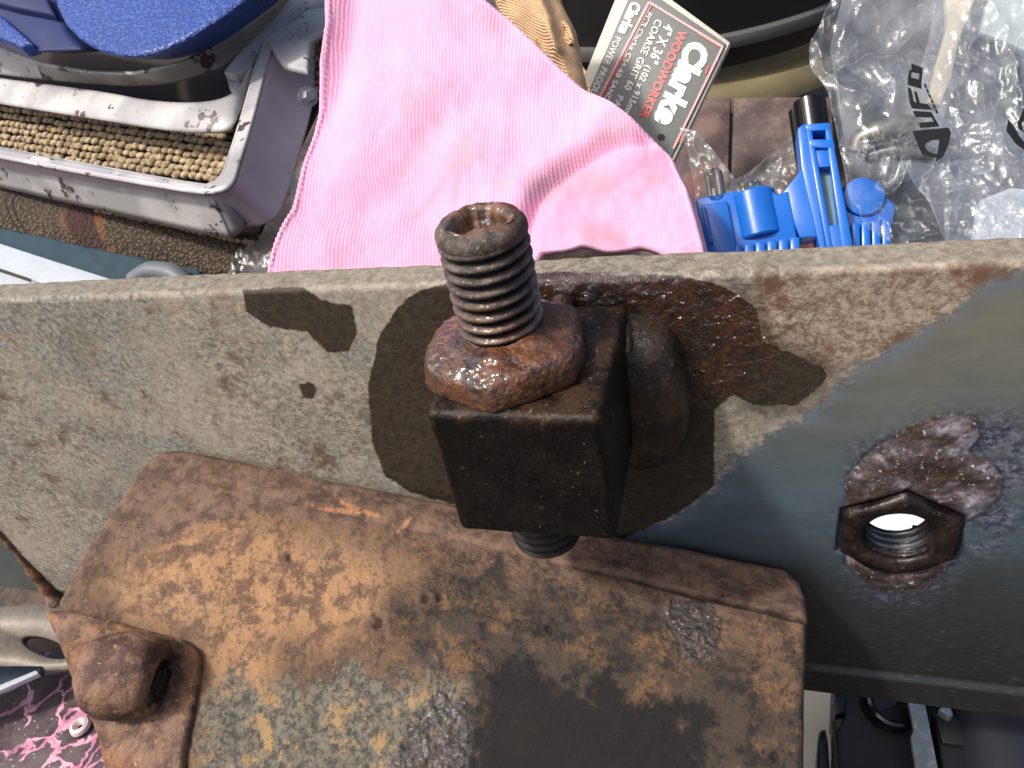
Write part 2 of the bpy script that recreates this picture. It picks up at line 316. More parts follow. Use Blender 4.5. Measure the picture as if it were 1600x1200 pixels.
oc = m.mix(m.ss(n4, .35, .65), (30, 25, 18), (66, 56, 41)); oc = m.mix(m.ss(n2, .64, .74), oc, (108, 92, 68)); orc = m.mix(m.ss(n4, .38, .62), (30, 17, 12), (84, 48, 30)); orc = m.mix(m.ss(n1, .44, .58), orc, (42, 29, 20)); orc = m.mix(m.ss(n2, .66, .74), orc, (150, 92, 60)); oc = m.mix(m.ma('MULTIPLY', rm, .9), oc, orc)
col = m.mix(om, col, oc)
sh = m.ma('MULTIPLY', om, rm)
rg = m.ma('SUBTRACT', .78, m.ma('MULTIPLY', gm, .36)); rg = m.ma('SUBTRACT', rg, m.ma('MULTIPLY', om, .26)); rg = m.ma('SUBTRACT', rg, m.ma('MULTIPLY', sh, m.ss(n3, .30, .52, .1, .46)))
met = m.ma('MULTIPLY', m.ma('MULTIPLY', gm, m.ma('SUBTRACT', 1.0, wv)), m.ma('MULTIPLY', m.ma('SUBTRACT', 1.0, om), .40))
hgt = m.ma('ADD', m.ma('MULTIPLY', n4, m.ma('SUBTRACT', 1.0, m.ma('MULTIPLY', gm, .9))), m.ma('MULTIPLY', m.ma('MULTIPLY', n2, .5), m.ma('SUBTRACT', 1.0, m.ma('MULTIPLY', gm, .7))))
hgt = m.ma('ADD', hgt, m.ma('MULTIPLY', m.ma('MULTIPLY', ns2, gm), .03))
m.b.inputs['Specular IOR Level'].default_value = .5
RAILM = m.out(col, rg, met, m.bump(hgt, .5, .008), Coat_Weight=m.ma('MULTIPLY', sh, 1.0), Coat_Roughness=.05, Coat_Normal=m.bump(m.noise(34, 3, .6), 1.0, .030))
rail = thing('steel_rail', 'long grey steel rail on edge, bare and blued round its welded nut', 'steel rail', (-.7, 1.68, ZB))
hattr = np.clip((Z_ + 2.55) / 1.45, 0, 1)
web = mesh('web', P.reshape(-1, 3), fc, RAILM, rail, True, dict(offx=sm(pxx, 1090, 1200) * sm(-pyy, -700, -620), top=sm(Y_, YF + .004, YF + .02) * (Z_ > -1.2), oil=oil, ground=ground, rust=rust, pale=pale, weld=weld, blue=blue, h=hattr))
# end caps of the rail
MG = plain('grey_green_steel', (96, 106, 102), .5, .3, 14, .3, .2)
MEDGE = plain('weathered_steel_edge', (122, 112, 98), .7, .2, 40, .6, .35)
for xe, d in ((XR - .001, 1),):
    mesh('end_face', [(xe + d * .002, YF + .02, ZB), (xe + d * .002, YB - .02, ZB), (xe + d * .002, YB, -1.0), (xe + d * .002, YF, -1.0)], [(0, 1, 2, 3)], MEDGE, rail)
# end plate beyond the vertical seam, the seam itself and the lug with its slot
prism('end_plate', [(XL - 1.5, 1.66, -1.0), (XL + .02, 1.66, -1.0), (XL + .02, 1.66, -2.74), (XL - 1.5, 1.66, -2.74)], [(XL - 1.5, 1.76, -1.0), (XL + .02, 1.76, -1.0), (XL + .02, 1.76, -2.74), (XL - 1.5, 1.76, -2.74)], MG, rail, .012)
MR = M('crusty_rust'); a1 = MR.noise(16, 7, .7, MR.warp(None, 6, .1)); a2 = MR.noise(70, 4, .7); a3 = MR.noise(4, 4, .6, off=4)
cc = MR.mix(MR.ss(a1, .38, .62), (68, 48, 36), (136, 94, 62)); cc = MR.mix(MR.ss(a3, .48, .6), cc, MR.mix(MR.ss(a1, .4, .6), (90, 68, 58), (134, 104, 84))); cc = MR.mix(MR.ss(a2, .62, .7), cc, (196, 150, 104)); cc = MR.mix(MR.ss(a2, .38, .3), cc, (40, 28, 22))
RUST = MR.out(cc, .75, 0, MR.bump(MR.ma('ADD', a1, MR.ma('MULTIPLY', a2, .5)), .9, .012))
tube('rust_seam', [(XL - .01, 1.625, -1.6), (XL - .005, 1.61, -2.0), (XL, 1.62, -2.4), (XL + .02, 1.60, -2.72)], [.011, .013, .018, .04], RUST, rail, 10, 60, lambda i: 1 + .25 * math.sin(i * .9) * math.sin(i * .37))
pl = Pl(70, 1010, 1.52, (0, -.25, 1)); ang = np.linspace(0, 2 * np.pi, 48, endpoint=False)
def ringslab(name, outer, inner, pl, th, mat, parent):
    o = np.array(outer, float); c = np.array(inner).mean(0); res = []
    for q in inner:
        d = np.array(q) - c; best = None
        for i in range(len(o)):
            a, b = o[i], o[(i + 1) % len(o)]; e = b - a; den = d[0] * e[1] - d[1] * e[0]
            if abs(den) < 1e-9: continue
            w = a - c; t = (w[0] * e[1] - w[1] * e[0]) / den; u = (w[0] * d[1] - w[1] * d[0]) / den
            if t > 0 and -1e-6 <= u <= 1 + 1e-6 and (best is None or t < best): best = t
        res.append(c + d * best)
    o3 = [pl(*q) for q in res]; i3 = [pl(*q) for q in inner]; d = -pl.n * th; n = len(inner)
    V = np.array(o3 + i3 + [p + d for p in o3] + [p + d for p in i3]); f = []
    for k in range(n):
        l = (k + 1) % n; f += [(k, l, n + l, n + k), (n + k, n + l, 3 * n + l, 3 * n + k), (2 * n + l, 2 * n + k, 3 * n + k, 3 * n + l), (l, k, 2 * n + k, 2 * n + l)]
    return mesh(name, V, np.array(f), mat, parent, False)
hole = [(70 + 38 * math.cos(t) + 6 * math.sin(t), 1011 + 17 * math.sin(t) + 9 * math.cos(t)) for t in ang]
MLUG = plain('scuffed_grey_steel', (118, 112, 102), .55, .2, 34, .6, .4)
ringslab('slotted_lug', [(-160, 940), (0, 948), (90, 943), (150, 985), (150, 1035), (60, 1052), (0, 1042), (-160, 1040)], hole, pl, .05, MLUG, rail)
# ------------------------------------------------------------------ welded nut in the rail (hexagon, bore with thread)
MNUT = M('dark_heat_scaled_nut'); a1 = MNUT.noise(14, 6, .7); a2 = MNUT.noise(60, 4, .6)
cc = MNUT.mix(MNUT.ss(a1, .4, .62), (20, 17, 17), (50, 40, 36)); cc = MNUT.mix(MNUT.ss(a2, .6, .7), cc, (90, 74, 64)); NUTM = MNUT.out(cc, .36, .3, MNUT.bump(MNUT.ma('ADD', a1, MNUT.ma('MULTIPLY', a2, .4)), .5, .008))
def hexring(name, c, ax, rot, Rh, h0, h1, rin, mat, parent, seg=96, ch=.012, pitch=.025, amp=.006, nz=.0):
    a, b, x = basis(ax); th = np.linspace(0, 2 * np.pi, seg, endpoint=False)
    hexr = Rh * math.cos(math.pi / 6) / np.cos(((th - rot) % (math.pi / 3)) - math.pi / 6)
    rc = Rh * math.cos(math.pi / 6) * 1.005
    top = [(hexr, h0), (hexr, h1 - ch), (np.minimum(hexr, rc + .0) * 1.0, h1), (np.full(seg, rin + .014), h1), (np.full(seg, rin), h1 - .014)]
    hs = np.arange(h1 - .02, h0, -.0035)
    for h in hs: top.append((rin + amp * np.cos(2 * np.pi * (h / pitch - th / (2 * np.pi))), h))
    top += [(np.full(seg, rin), h0), (hexr, h0)]
    V = np.stack([np.array(c) + a * (r * np.cos(th))[:, None] + b * (r * np.sin(th))[:, None] + x * h for r, h in top])
    if nz: k = fbm(V[..., 0], V[..., 1], V[..., 2], 9, 4, 6); V = V + (_n(x) * k[..., None] * nz)
    return mesh(name, V.reshape(-1, 3), gridfaces(seg, len(top), True), mat, parent)
wn = hexring('weld_nut', NC + np.array([0, .095, 0]), (0, -1, 0), math.radians(90), .168, 0, .115, HR, NUTM, rail)
MBORE = M('oily_thread_steel'); a1 = MBORE.noise(40, 4, .6); BORE = MBORE.out(MBORE.mix(a1, (52, 52, 54), (120, 122, 128)), .22, .85, MBORE.bump(a1, .2, .004))
lathe('nut_bore', [(HR + .001 + .0065 * math.cos(2 * math.pi * h / .025), h) for h in np.arange(.0, .088, .003)], NC + np.array([0, .095, 0]), (0, -1, 0), BORE, rail, 64)
# ------------------------------------------------------------------ lug welded beside the block and its bead
OB = M('oily_black_steel'); a1 = OB.noise(12, 6, .7); a2 = OB.noise(75, 4, .65); a3 = OB.noise(3, 3, .6, off=2)
cc = OB.mix(OB.ss(a1, .4, .65), (9, 9, 8), (20, 18, 15)); cc = OB.mix(OB.ma('MULTIPLY', OB.ss(a2, .64, .74), .8), cc, (120, 100, 74)); up = OB.N('NewGeometry').outputs['Normal']
sx = OB.N('SeparateXYZ'); OB.put(sx.inputs[0], OB.co()); topf = OB.ss(OB.ma('ADD', sx.outputs[2], OB.ma('MULTIPLY', OB.ma('SUBTRACT', a1, .5), .12)), .155, .19)
rc = OB.mix(OB.ss(a1, .36, .6), (24, 18, 14), (56, 41, 30)); rc = OB.mix(OB.ss(a2, .60, .7), rc, (126, 98, 70)); cc = OB.mix(topf, cc, rc)
OILB = OB.out(cc, OB.ss(a3, .35, .65, .30, .55), 0, OB.bump(OB.ma('ADD', a1, OB.ma('MULTIPLY', a2, .5)), .55, .012), Specular_IOR_Level=.25)
WET = M('wet_rust'); a1 = WET.noise(15, 6, .7, WET.warp(None, 7, .08)); a2 = WET.noise(60, 4, .65); a3 = WET.noise(5, 4, .6, off=6)
cc = WET.mix(WET.ss(a1, .38, .6), (40, 24, 13), (98, 58, 30)); cc = WET.mix(WET.ss(a3, .46, .6), cc, (78, 48, 28)); cc = WET.mix(WET.ss(a2, .62, .72), cc, (136, 96, 58)); cc = WET.mix(WET.ss(a2, .36, .28), cc, (26, 15, 10))
WETM = WET.out(cc, WET.ss(a3, .36, .6, .35, .6), 0, WET.bump(WET.ma('ADD', a1, WET.ma('MULTIPLY', a2, .6)), .9, .014), Coat_Weight=WET.ss(a3, .46, .62, 1.0, .4), Coat_Roughness=.03, Coat_Normal=WET.bump(WET.noise(34, 2, .6), .8, .014))
LG = M('oily_weld_lug'); a1 = LG.noise(12, 6, .7); a2 = LG.noise(75, 4, .65); c_ = LG.mix(LG.ss(a1, .38, .64), (26, 22, 18), (62, 50, 38)); c_ = LG.mix(LG.ma('MULTIPLY', LG.ss(a2, .6, .7), .7), c_, (122, 100, 76)); LUGM = LG.out(c_, LG.ss(LG.noise(3), .35, .65, .14, .42), 0, LG.bump(LG.ma('ADD', a1, LG.ma('MULTIPLY', a2, .5)), .5, .012))
LUGW = plain('wet_weld', (62, 40, 26), .4, 0, 20, .8, .5, .02, Coat_Weight=1.0, Coat_Roughness=.04)
lc = PY(984, 600, 1.56); lz0 = PY(1000, 510, 1.5)[2]; lz1 = PY(1000, 735, 1.5)[2]
blob('weld_lug', (lc[0] - .0, 1.60, (lz0 + lz1) / 2 - .045), (.120, .15, (lz0 - lz1) / 2 + .005), LUGM, rail, 2.4, .08, 1.3, (0, 0, 1), 110, 4, 11)
bs = []
for i, (px, py, r) in enumerate([(925, 498, .052), (975, 515, .050), (880, 478, .040), (690, 530, .026)]):
    c = PY(px, py, 1.60); bs.append(blob('bead', c + np.array([0, .012, 0]), (r * 2.3, r * .75, r * .8), LUGW, rail, 2.2, .30, 1.8, (0, 0, 1), 40, 4, 20 + i))
join('weld_bead', bs, 'stuff')
# ================================================================== BLOCK
bx0, bx1, by0, by1, bz0, bz1 = -.688, -.300, 1.165, 1.60, -1.400, -1.020
blk_c = np.array([(bx0 + bx1) / 2, (by0 + by1) / 2, (bz0 + bz1) / 2])
def roundbox(name, c, h, r, mat, parent, n=44, amp=.004, seed=4):
    Vs = []; Fs = []; off = 0
    for ax in range(3):
        for sg in (-1, 1):
            u, v = np.meshgrid(np.linspace(-1, 1, n), np.linspace(-1, 1, n)); p = np.zeros((n, n, 3)); p[..., ax] = sg; p[..., (ax + 1) % 3] = u; p[..., (ax + 2) % 3] = v
            p = p * h; q = np.clip(p, -(h - r), h - r); d = p - q; L = np.linalg.norm(d, axis=-1, keepdims=True); p = q + d / np.maximum(L, 1e-9) * np.minimum(L, r)
            Vs.append(p.reshape(-1, 3)); f = gridfaces(n, n, False, off); Fs.append(f if sg > 0 else f[:, ::-1]); off += n * n
    V = np.concatenate(Vs); k = fbm(V[:, 0], V[:, 1], V[:, 2], 7, 5, seed) + .6 * fbm(V[:, 0], V[:, 1], V[:, 2], 2.5, 2, seed + 1)
    V = V + V / np.linalg.norm(V, axis=1, keepdims=True) * (k * amp * 2)[:, None] + c
    o = mesh(name, V, np.concatenate(Fs), mat, parent); bm = bmesh.new(); bm.from_mesh(o.data); bmesh.ops.remove_doubles(bm, verts=bm.verts, dist=1e-5); bm.to_mesh(o.data); bm.free(); return o
block = roundbox('steel_block', blk_c, np.array([(bx1 - bx0) / 2, (by1 - by0) / 2, (bz1 - bz0) / 2]), .018, OILB, None, 110, .0055)
tag(block, 'square black oily steel block against the rail, under the rusty nut', 'steel block')
# ================================================================== STUD
SX, SY = -.5520, 1.3853; ztopS, zbotS, RS, pit = -.672, -1.64, .099, .0300
def stud():
    n = 120; hs = np.concatenate([np.arange(zbotS, ztopS - .02, .0018), np.linspace(ztopS - .02, ztopS, 6)])
    th = np.linspace(0, 2 * np.pi, n, endpoint=False)[None]; z = hs[:, None]
    ph = (z / pit - th / (2 * np.pi)) % 1.0
    g = (2 * np.abs(ph)) ; g = 1 - np.abs(np.sin(np.pi * ph)) ** .75
    fade = 1 - sm(z, ztopS - .042, ztopS - .030); crest = .0025 * np.cos((ph - .0) * 2 * np.pi)
    wear = fbm(np.cos(th) * 1 + 0 * z, np.sin(th) + 0 * z, z, 7, 4, 2)
    G = g * fade; r = RS - (.026 + .004 * wear) * g * fade + .0022 * wear
    e = np.clip((z - (ztopS - .026)) / .026, 0, 1); r = r - .026 * (1 - np.sqrt(1 - e ** 2 * .98))
    V = [np.stack([r * np.cos(th), r * np.sin(th), z + 0 * th + .006 * sm(z, ztopS - .03, ztopS) * fbm(np.cos(th), np.sin(th), 0, 2.5, 3, 3)], -1)]
    # worn socket in the top
    lob = .053 + .008 * np.cos(3 * th + .4) + .007 * fbm(np.cos(th), np.sin(th), 0, 3, 3, 7)
    for k, (q, dz) in enumerate([(1.30, .004), (1.16, .001), (1.02, -.008), (.95, -.024), (.90, -.030), (.78, -.036), (.45, -.038), (.02, -.040)]):
        rr = lob * q + .003 * fbm(np.cos(th), np.sin(th), k, 5, 2, 8); V.append(np.stack([rr * np.cos(th), rr * np.sin(th), ztopS + dz + .004 * fbm(np.cos(th), np.sin(th), k * .5, 4, 3, 9)], -1))
    return np.concatenate(V), n, len(hs), G
V, n, nh, GRV = stud(); c0 = V[0:1] * np.array([.02, .02, 1]); V = np.concatenate([c0, V]); V = V + np.array([SX, SY, 0])
sk = .10 * (V[..., 2] - ztopS); 
SM = M('rusty_thread_steel'); a1 = SM.noise(13, 7, .7, SM.warp(None, 7, .06)); a2 = SM.noise(80, 4, .7); a3 = SM.noise(4, 4, .6, off=6)
sx = SM.N('SeparateXYZ'); SM.put(sx.inputs[0], SM.co())
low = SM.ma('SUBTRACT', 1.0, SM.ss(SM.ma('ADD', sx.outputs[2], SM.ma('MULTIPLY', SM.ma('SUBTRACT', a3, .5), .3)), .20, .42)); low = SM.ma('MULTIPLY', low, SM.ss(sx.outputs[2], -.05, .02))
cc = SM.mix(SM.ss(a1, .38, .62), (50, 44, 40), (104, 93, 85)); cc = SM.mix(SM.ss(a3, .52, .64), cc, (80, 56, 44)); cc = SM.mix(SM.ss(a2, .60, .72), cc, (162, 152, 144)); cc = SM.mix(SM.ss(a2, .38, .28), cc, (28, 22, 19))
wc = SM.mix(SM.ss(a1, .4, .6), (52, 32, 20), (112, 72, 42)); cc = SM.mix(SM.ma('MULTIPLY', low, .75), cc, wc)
vlow = SM.ma('SUBTRACT', 1.0, SM.ss(sx.outputs[2], -.1, 0)); cc = SM.mix(vlow, cc, (22, 19, 16))  # lower end near-black: oil, and the shade under the block put into colour
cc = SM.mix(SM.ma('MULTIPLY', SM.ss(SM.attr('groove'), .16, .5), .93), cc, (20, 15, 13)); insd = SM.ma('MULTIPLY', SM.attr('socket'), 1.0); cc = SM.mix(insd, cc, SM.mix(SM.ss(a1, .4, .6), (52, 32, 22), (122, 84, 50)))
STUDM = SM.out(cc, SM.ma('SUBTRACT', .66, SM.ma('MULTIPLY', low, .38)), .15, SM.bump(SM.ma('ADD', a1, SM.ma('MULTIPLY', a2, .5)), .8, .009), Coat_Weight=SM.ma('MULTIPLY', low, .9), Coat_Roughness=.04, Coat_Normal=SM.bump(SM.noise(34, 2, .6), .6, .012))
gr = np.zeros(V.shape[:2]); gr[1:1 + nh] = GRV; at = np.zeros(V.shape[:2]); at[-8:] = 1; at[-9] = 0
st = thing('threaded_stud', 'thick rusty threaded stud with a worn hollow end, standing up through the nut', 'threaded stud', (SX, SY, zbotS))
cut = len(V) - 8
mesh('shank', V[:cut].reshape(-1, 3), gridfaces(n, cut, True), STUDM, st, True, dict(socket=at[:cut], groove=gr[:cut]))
mesh('worn_socket', V[cut - 1:].reshape(-1, 3), gridfaces(n, len(V) - cut + 1, True), STUDM, st, True, dict(socket=at[cut - 1:]))
# ================================================================== LOCK NUT
def locknut():
    n = 180; th = np.linspace(0, 2 * np.pi, n, endpoint=False)[None]; Rh = .200; rot = math.radians(-84)
    hx = Rh * math.cos(math.pi / 6) / np.cos(((th - rot) % (math.pi / 3)) - math.pi / 6); hx = .55 * hx + .45 * Rh * .94
    T = [(1.0, 0), (1.01, .01), (1.01, .03), (1.0, .055), (.975, .078), (.93, .094), (.86, .104), (.78, .110), (.72, .112), (.62, .120), (.42, .124)]
    pr = np.array(T); q = np.interp(np.linspace(0, 1, 44), np.linspace(0, 1, len(T)), pr[:, 0])[:, None]; h = np.interp(np.linspace(0, 1, 44), np.linspace(0, 1, len(T)), pr[:, 1])[:, None]
    mixr = sm(1 - q, .05, .3); r = q * (hx * (1 - mixr) + Rh * .93 * mixr)
    x, y = r * np.cos(th), r * np.sin(th); k = fbm(x, y, h + 0 * th, 9, 5, 14); k2 = fbm(x, y, h + 0 * th, 26, 3, 19)
    r = r * (1 + .055 * k + .012 * k2); z = h + (.018 * k + .008 * k2) * sm(h, .01, .06)
    return np.stack([SX + .004 + r * np.cos(th), SY - .030 + r * np.sin(th) * .95, bz1 + .002 + z * .74], -1), n
V, n = locknut(); ln = mesh('rusty_nut', V.reshape(-1, 3), gridfaces(n, len(V), True), WETM, None)
tag(ln, 'lumpy rusted hexagon nut wet with oil round the foot of the stud', 'hex nut')
# ================================================================== RUSTY BRACKET (bottom of the picture)
p0 = PY(245, 690, 1.575); p1 = PY(1265, 888, 1.575); u_ = _n(p1 - p0); w_ = _n(np.array([0, -1, -.20])); nrm = np.cross(u_, w_); nrm = nrm if nrm[2] > 0 else -nrm
SP = Pl(245, 690, 1.575, nrm)
Lb = [(272, 688), (246, 690), (226, 708), (185, 772), (130, 850), (78, 932), (100, 985), (140, 1050), (142, 1110), (128, 1260), (120, 1420)]
Rb_ = [(1190, 866), (1232, 874), (1258, 895), (1266, 925), (1264, 1000), (1262, 1080), (1262, 1160), (1262, 1260), (1262, 1420)]
nu, nv = 760, 520
GX, GY = rows(Lb, Rb_, nu, nv)
t = np.linspace(0, 1, nv)[:, None]
outl = Lb + Rb_[::-1]; din = -sdf(GX, GY, outl + [])
P = SP(GX, GY); dist = (P - p0) @ w_; du_ = (P - p0) @ u_
# edge roundness, downward curve, step, pits
ed = np.clip(din / 16, 0, 1); drop = .045 * (1 - np.sqrt(1 - (1 - ed) ** 2)); drop = np.where(GY > 1300, 0, drop)
foldl = [(180, 742), (300, 745), (420, 775), (600, 815), (760, 853), (900, 885), (960, 900), (1060, 925), (1160, 948), (1265, 974)]
fold_d = sdl(GX, GY, foldl); above = (GY < np.interp(GX, [q[0] for q in foldl], [q[1] for q in foldl]))
sharp = sm(GX, 860, 1080)
h = -drop
h += .012 * above * sm(fold_d, 0, 5) * sharp - .016 * (1 - sm(fold_d + 2 * fbm(GX, GY, 0, .03, 3, 4), 0, 5)) * sharp - .006 * (1 - sm(fold_d, 0, 10)) * (1 - sharp)
h += np.where(above, -.10 * sm(fold_d, 0, 80) * .5, 0)
h += .010 * fbm(GX, GY, 0, .012, 4, 41) + .0035 * fbm(GX, GY, 0, .07, 4, 43)
for (x, y, r) in [(588, 968, 15), (664, 935, 9), (688, 935, 8), (858, 980, 8), (1212, 1172, 9), (1130, 932, 5)]:
    d = np.hypot(GX - x, GY - y) + 3 * fbm(GX, GY, 0, .12, 2, 44); h -= .008 * (1 - sm(d, r * .3, r)); h += .003 * np.exp(-((d - r * 1.25) / (r * .35)) ** 2)
wetd = np.minimum(sdf(GX + 10 * fbm(GX, GY, 0, .03, 3, 1), GY, [(640, 1095), (680, 1065), (722, 1085), (728, 1150), (718, 1300), (560, 1300), (600, 1160)]), sdf(GX + 10 * fbm(GX, GY, 0, .03, 3, 2), GY, [(1042, 935), (1110, 935), (1132, 975), (1128, 1015), (1090, 1038), (1058, 1020), (1045, 985)]))
h += .011 * fbm(GX, GY, 0, .09, 3, 46) * sm(-wetd, -8, 4)
curv = np.maximum(0, dist - .30); Pn = P + SP.n * h[..., None]; Pn[..., 2] -= .34 * curv ** 2
w8 = fbm(GX, GY, 0, .018, 5, 51) * 30; w9 = fbm(GX, GY, 0, .018, 5, 57) * 30
A = lambda poly: sdf(GX + w8, GY + w9, poly) / 100
ochre = A([(255, 835), (370, 800), (560, 840), (640, 900), (560, 985), (430, 1010), (420, 1180), (640, 1100), (640, 1250), (270, 1250), (300, 1000), (180, 960), (150, 905)])
band = A([(170, 690), (1280, 850), (1280, 965), (1060, 930), (760, 860), (420, 790), (130, 880)])
grey = (A([(310, 1040), (400, 1050), (560, 1040), (720, 1050), (730, 1130), (640, 1150), (600, 1250), (270, 1250)]))
dark = A([(600, 960), (700, 900), (900, 915), (1060, 960), (1150, 1010), (1290, 1060), (1290, 1300), (700, 1300), (700, 1120)])
black = A([(735, 1060), (790, 1010), (890, 1060), (1020, 1085), (1100, 1120), (1130, 1400), (700, 1400)])
scr = np.minimum.reduce([sdl(GX + w8 * .3, GY + w9 * .3, [(480, 787), (530, 797), (588, 803)]), sdl(GX + w8 * .3, GY + w9 * .3, [(520, 775), (545, 790), (560, 800)]), sdl(GX + w8 * .3, GY + w9 * .3, [(640, 808), (620, 828)]), sdl(GX, GY + w9 * .3, [(395, 716), (470, 733)])]) / 100
m = M('layered_rust'); cw = m.warp(None, 6, .10); n1 = m.noise(13, 10, .80, m.warp(None, 9, .05)); n2 = m.noise(85, 5, .75); n3 = m.noise(3.2, 5, .7, off=5); n4 = m.noise(46, 8, .85, m.warp(None, 20, .02), off=9)
bc = m.mix(m.ss(n1, .42, .56), (62, 50, 44), (112, 88, 68)); bc = m.mix(m.ss(n4, .52, .58), bc, (136, 102, 66)); bc = m.mix(m.ss(n2, .64, .74), bc, (164, 136, 108))
dk = m.mask('dark', .40, n1, 1.8); dc = m.mix(m.ss(n1, .42, .54), (26, 24, 23), (64, 55, 47)); dc = m.mix(m.ma('MULTIPLY', m.ss(n3, .48, .58), m.ss(n4, .42, .55)), dc, (122, 92, 60)); bc = m.mix(m.ma('MULTIPLY', dk, .9), bc, dc)
och = m.mask('ochre', .45, n1, 2.0); occ = m.mix(m.ss(n1, .43, .54), (110, 84, 66), (178, 138, 98)); occ = m.mix(m.ss(n4, .54, .64), occ, (158, 108, 66)); occ = m.mix(m.ss(n2, .60, .70), occ, (206, 166, 122)); occ = m.mix(m.ma('MULTIPLY', m.ss(n3, .55, .62), m.ss(n4, .48, .60)), occ, (100, 94, 84)); bc = m.mix(och, bc, occ)
gy = m.mask('grey', .22, n1, 1.6); gc = m.mix(m.ss(n4, .44, .56), (74, 72, 66), (128, 122, 106)); gc = m.mix(m.ss(n1, .52, .60), gc, (172, 140, 94)); bc = m.mix(gy, bc, gc)
bm_ = m.mask('band', .10, n1, .8); bc2 = m.mix(m.ss(n1, .40, .60), (84, 64, 54), (134, 108, 90)); bc2 = m.mix(m.ss(n4, .58, .68), bc2, (104, 88, 76)); bc2 = m.mix(m.ss(n2, .68, .74), bc2, (196, 168, 146)); bc = m.mix(m.ma('MULTIPLY', bm_, .88), bc, bc2)
bc = m.mix(m.ma('MULTIPLY', m.ma('SUBTRACT', 1.0, m.ss(m.attr('scr'), .01, .07)), m.ss(n1, .42, .52)), bc, (178, 126, 84))
bk = m.mask('black', .22, n1, 2.2); bc = m.mix(m.ma('MULTIPLY', bk, .95), bc, (15, 13, 12))  # near-black patch: shade at the downturned bottom centre, put into base colour
bc = m.mix(m.ma('MULTIPLY', m.ss(n2, .41, .30), .75), bc, (42, 32, 27)); bc = m.mix(m.ma('MULTIPLY', m.ss(n4, .40, .30), .5), bc, (58, 46, 40)); wt_ = m.mask('wet', .06, n4, .2); bc = m.mix(m.ma('MULTIPLY', wt_, .75), bc, (46, 42, 40))
pit_ = m.attr('pit'); bc = m.mix(m.ma('MULTIPLY', pit_, .85), bc, (34, 24, 20))
rg = m.ma('SUBTRACT', .72, m.ma('MULTIPLY', wt_, .60)); rg = m.ma('SUBTRACT', rg, m.ma('MULTIPLY', dk, .10)); rg = m.ma('SUBTRACT', rg, m.ma('MULTIPLY', bk, .15))
LR = m.out(bc, rg, 0, m.bump(m.ma('ADD', m.ma('MULTIPLY', n4, .8), m.ma('ADD', m.ma('MULTIPLY', n2, .5), m.ma('MULTIPLY', n1, .6))), .8, .014), Coat_Weight=wt_, Coat_Roughness=.05, Coat_Normal=m.bump(m.noise(40, 3, .65), 1.0, .016))
pits = np.zeros_like(GX)
for (x, y, r) in [(588, 968, 13), (664, 935, 7), (688, 935, 7), (858, 980, 7), (1212, 1172, 8), (1130, 932, 4), (955, 1122, 4), (450, 872, 9)]:
    pits = np.maximum(pits, 1 - sm(np.hypot(GX - x, GY - y) + 4 * fbm(GX, GY, 0, .12, 2, 44), r * .4, r))
pits = np.maximum(pits, (1 - sm(fold_d + 2 * fbm(GX, GY, 0, .05, 3, 4), 1, 4)) * sharp)
br = thing('rusty_bracket', 'broad rust-covered steel bracket with a curved top and rounded corners, below the rail', 'steel bracket', (-1.1, 1.0, -2.75))
sheet('curved_plate', Pn, LR, br, .40, dict(ochre=ochre, band=band, grey=grey, dark=dark, black=black, scr=scr, wet=wetd / 100, pit=pits), down=(0, .0, -1))
def surfpt(px, py, off=0):                              # point on the curved plate seen at a pixel of its own layout
    p = SP(px, py); c = max(0, (p - p0) @ w_ - .30); p = p.copy(); p[2] -= .34 * c * c; return p + SP.n * off
padp = [(62, 945), (110, 948), (180, 965), (285, 992), (306, 1008), (306, 1030), (292, 1080), (262, 1150), (248, 1240), (242, 1300), (120, 1300), (128, 1180), (122, 1110), (100, 1060), (84, 1000)]
pc = np.array([surfpt(x, y, .028) for x, y in padp]); pcb = pc - SP.n * .12
prism('mounting_pad', pc, pcb, RUST, br, .018, 3)
sc_ = surfpt(196, 1046, .07)
e0 = surfpt(150, 1046, .075); e1 = surfpt(250, 1062, .060); axs = _n(_n(e1 - e0) + .10 * _n(sc_) + np.array([0, 0, .06]))
def stubnoise(V): k = fbm(V[..., 0], V[..., 1], V[..., 2], 8, 5, 77); k2 = fbm(V[..., 0], V[..., 1], V[..., 2], 3.5, 2, 78); return (V - sc_) * (.17 * k + .18 * k2)[..., None]
prf = [(.001, -.135), (.03, -.132), (.06, -.12), (.085, -.10), (.105, -.07), (.115, -.04), (.118, 0), (.117, .03), (.112, .06), (.102, .085), (.085, .100), (.066, .106), (.056, .100), (.046, .07), (.034, .03), (.001, .02)]
prf = [tuple(v) for v in pathpt(prf, np.linspace(0, 1, 60))]
MS = M('rusty_bolt_head'); a1 = MS.noise(13, 7, .7, MS.warp(None, 6, .1)); a2 = MS.noise(60, 4, .7); cc = MS.mix(MS.ss(a1, .40, .60), (74, 50, 40), (132, 100, 78)); cc = MS.mix(MS.ss(a2, .62, .72), cc, (186, 150, 116)); cc = MS.mix(MS.ss(a2, .36, .28), cc, (48, 32, 26))
STUB = MS.out(cc, .68, 0, MS.bump(MS.ma('ADD', a1, MS.ma('MULTIPLY', a2, .5)), .9, .014))
lathe('bolt_stub', prf, sc_, axs, STUB, br, 72, stubnoise)
blob('hollow_shade_fill', sc_ + axs * .088 + np.array([0, -.012, -.004]), (.066, .042, .032), plain('hollow_shade_black', (18, 13, 12), .45, 0, 40, 1, .5, .03), br, 2.2, .5, 2.6, axs, 60, 4, 9)  # dark blob set in the stub's opening to stand for its shade
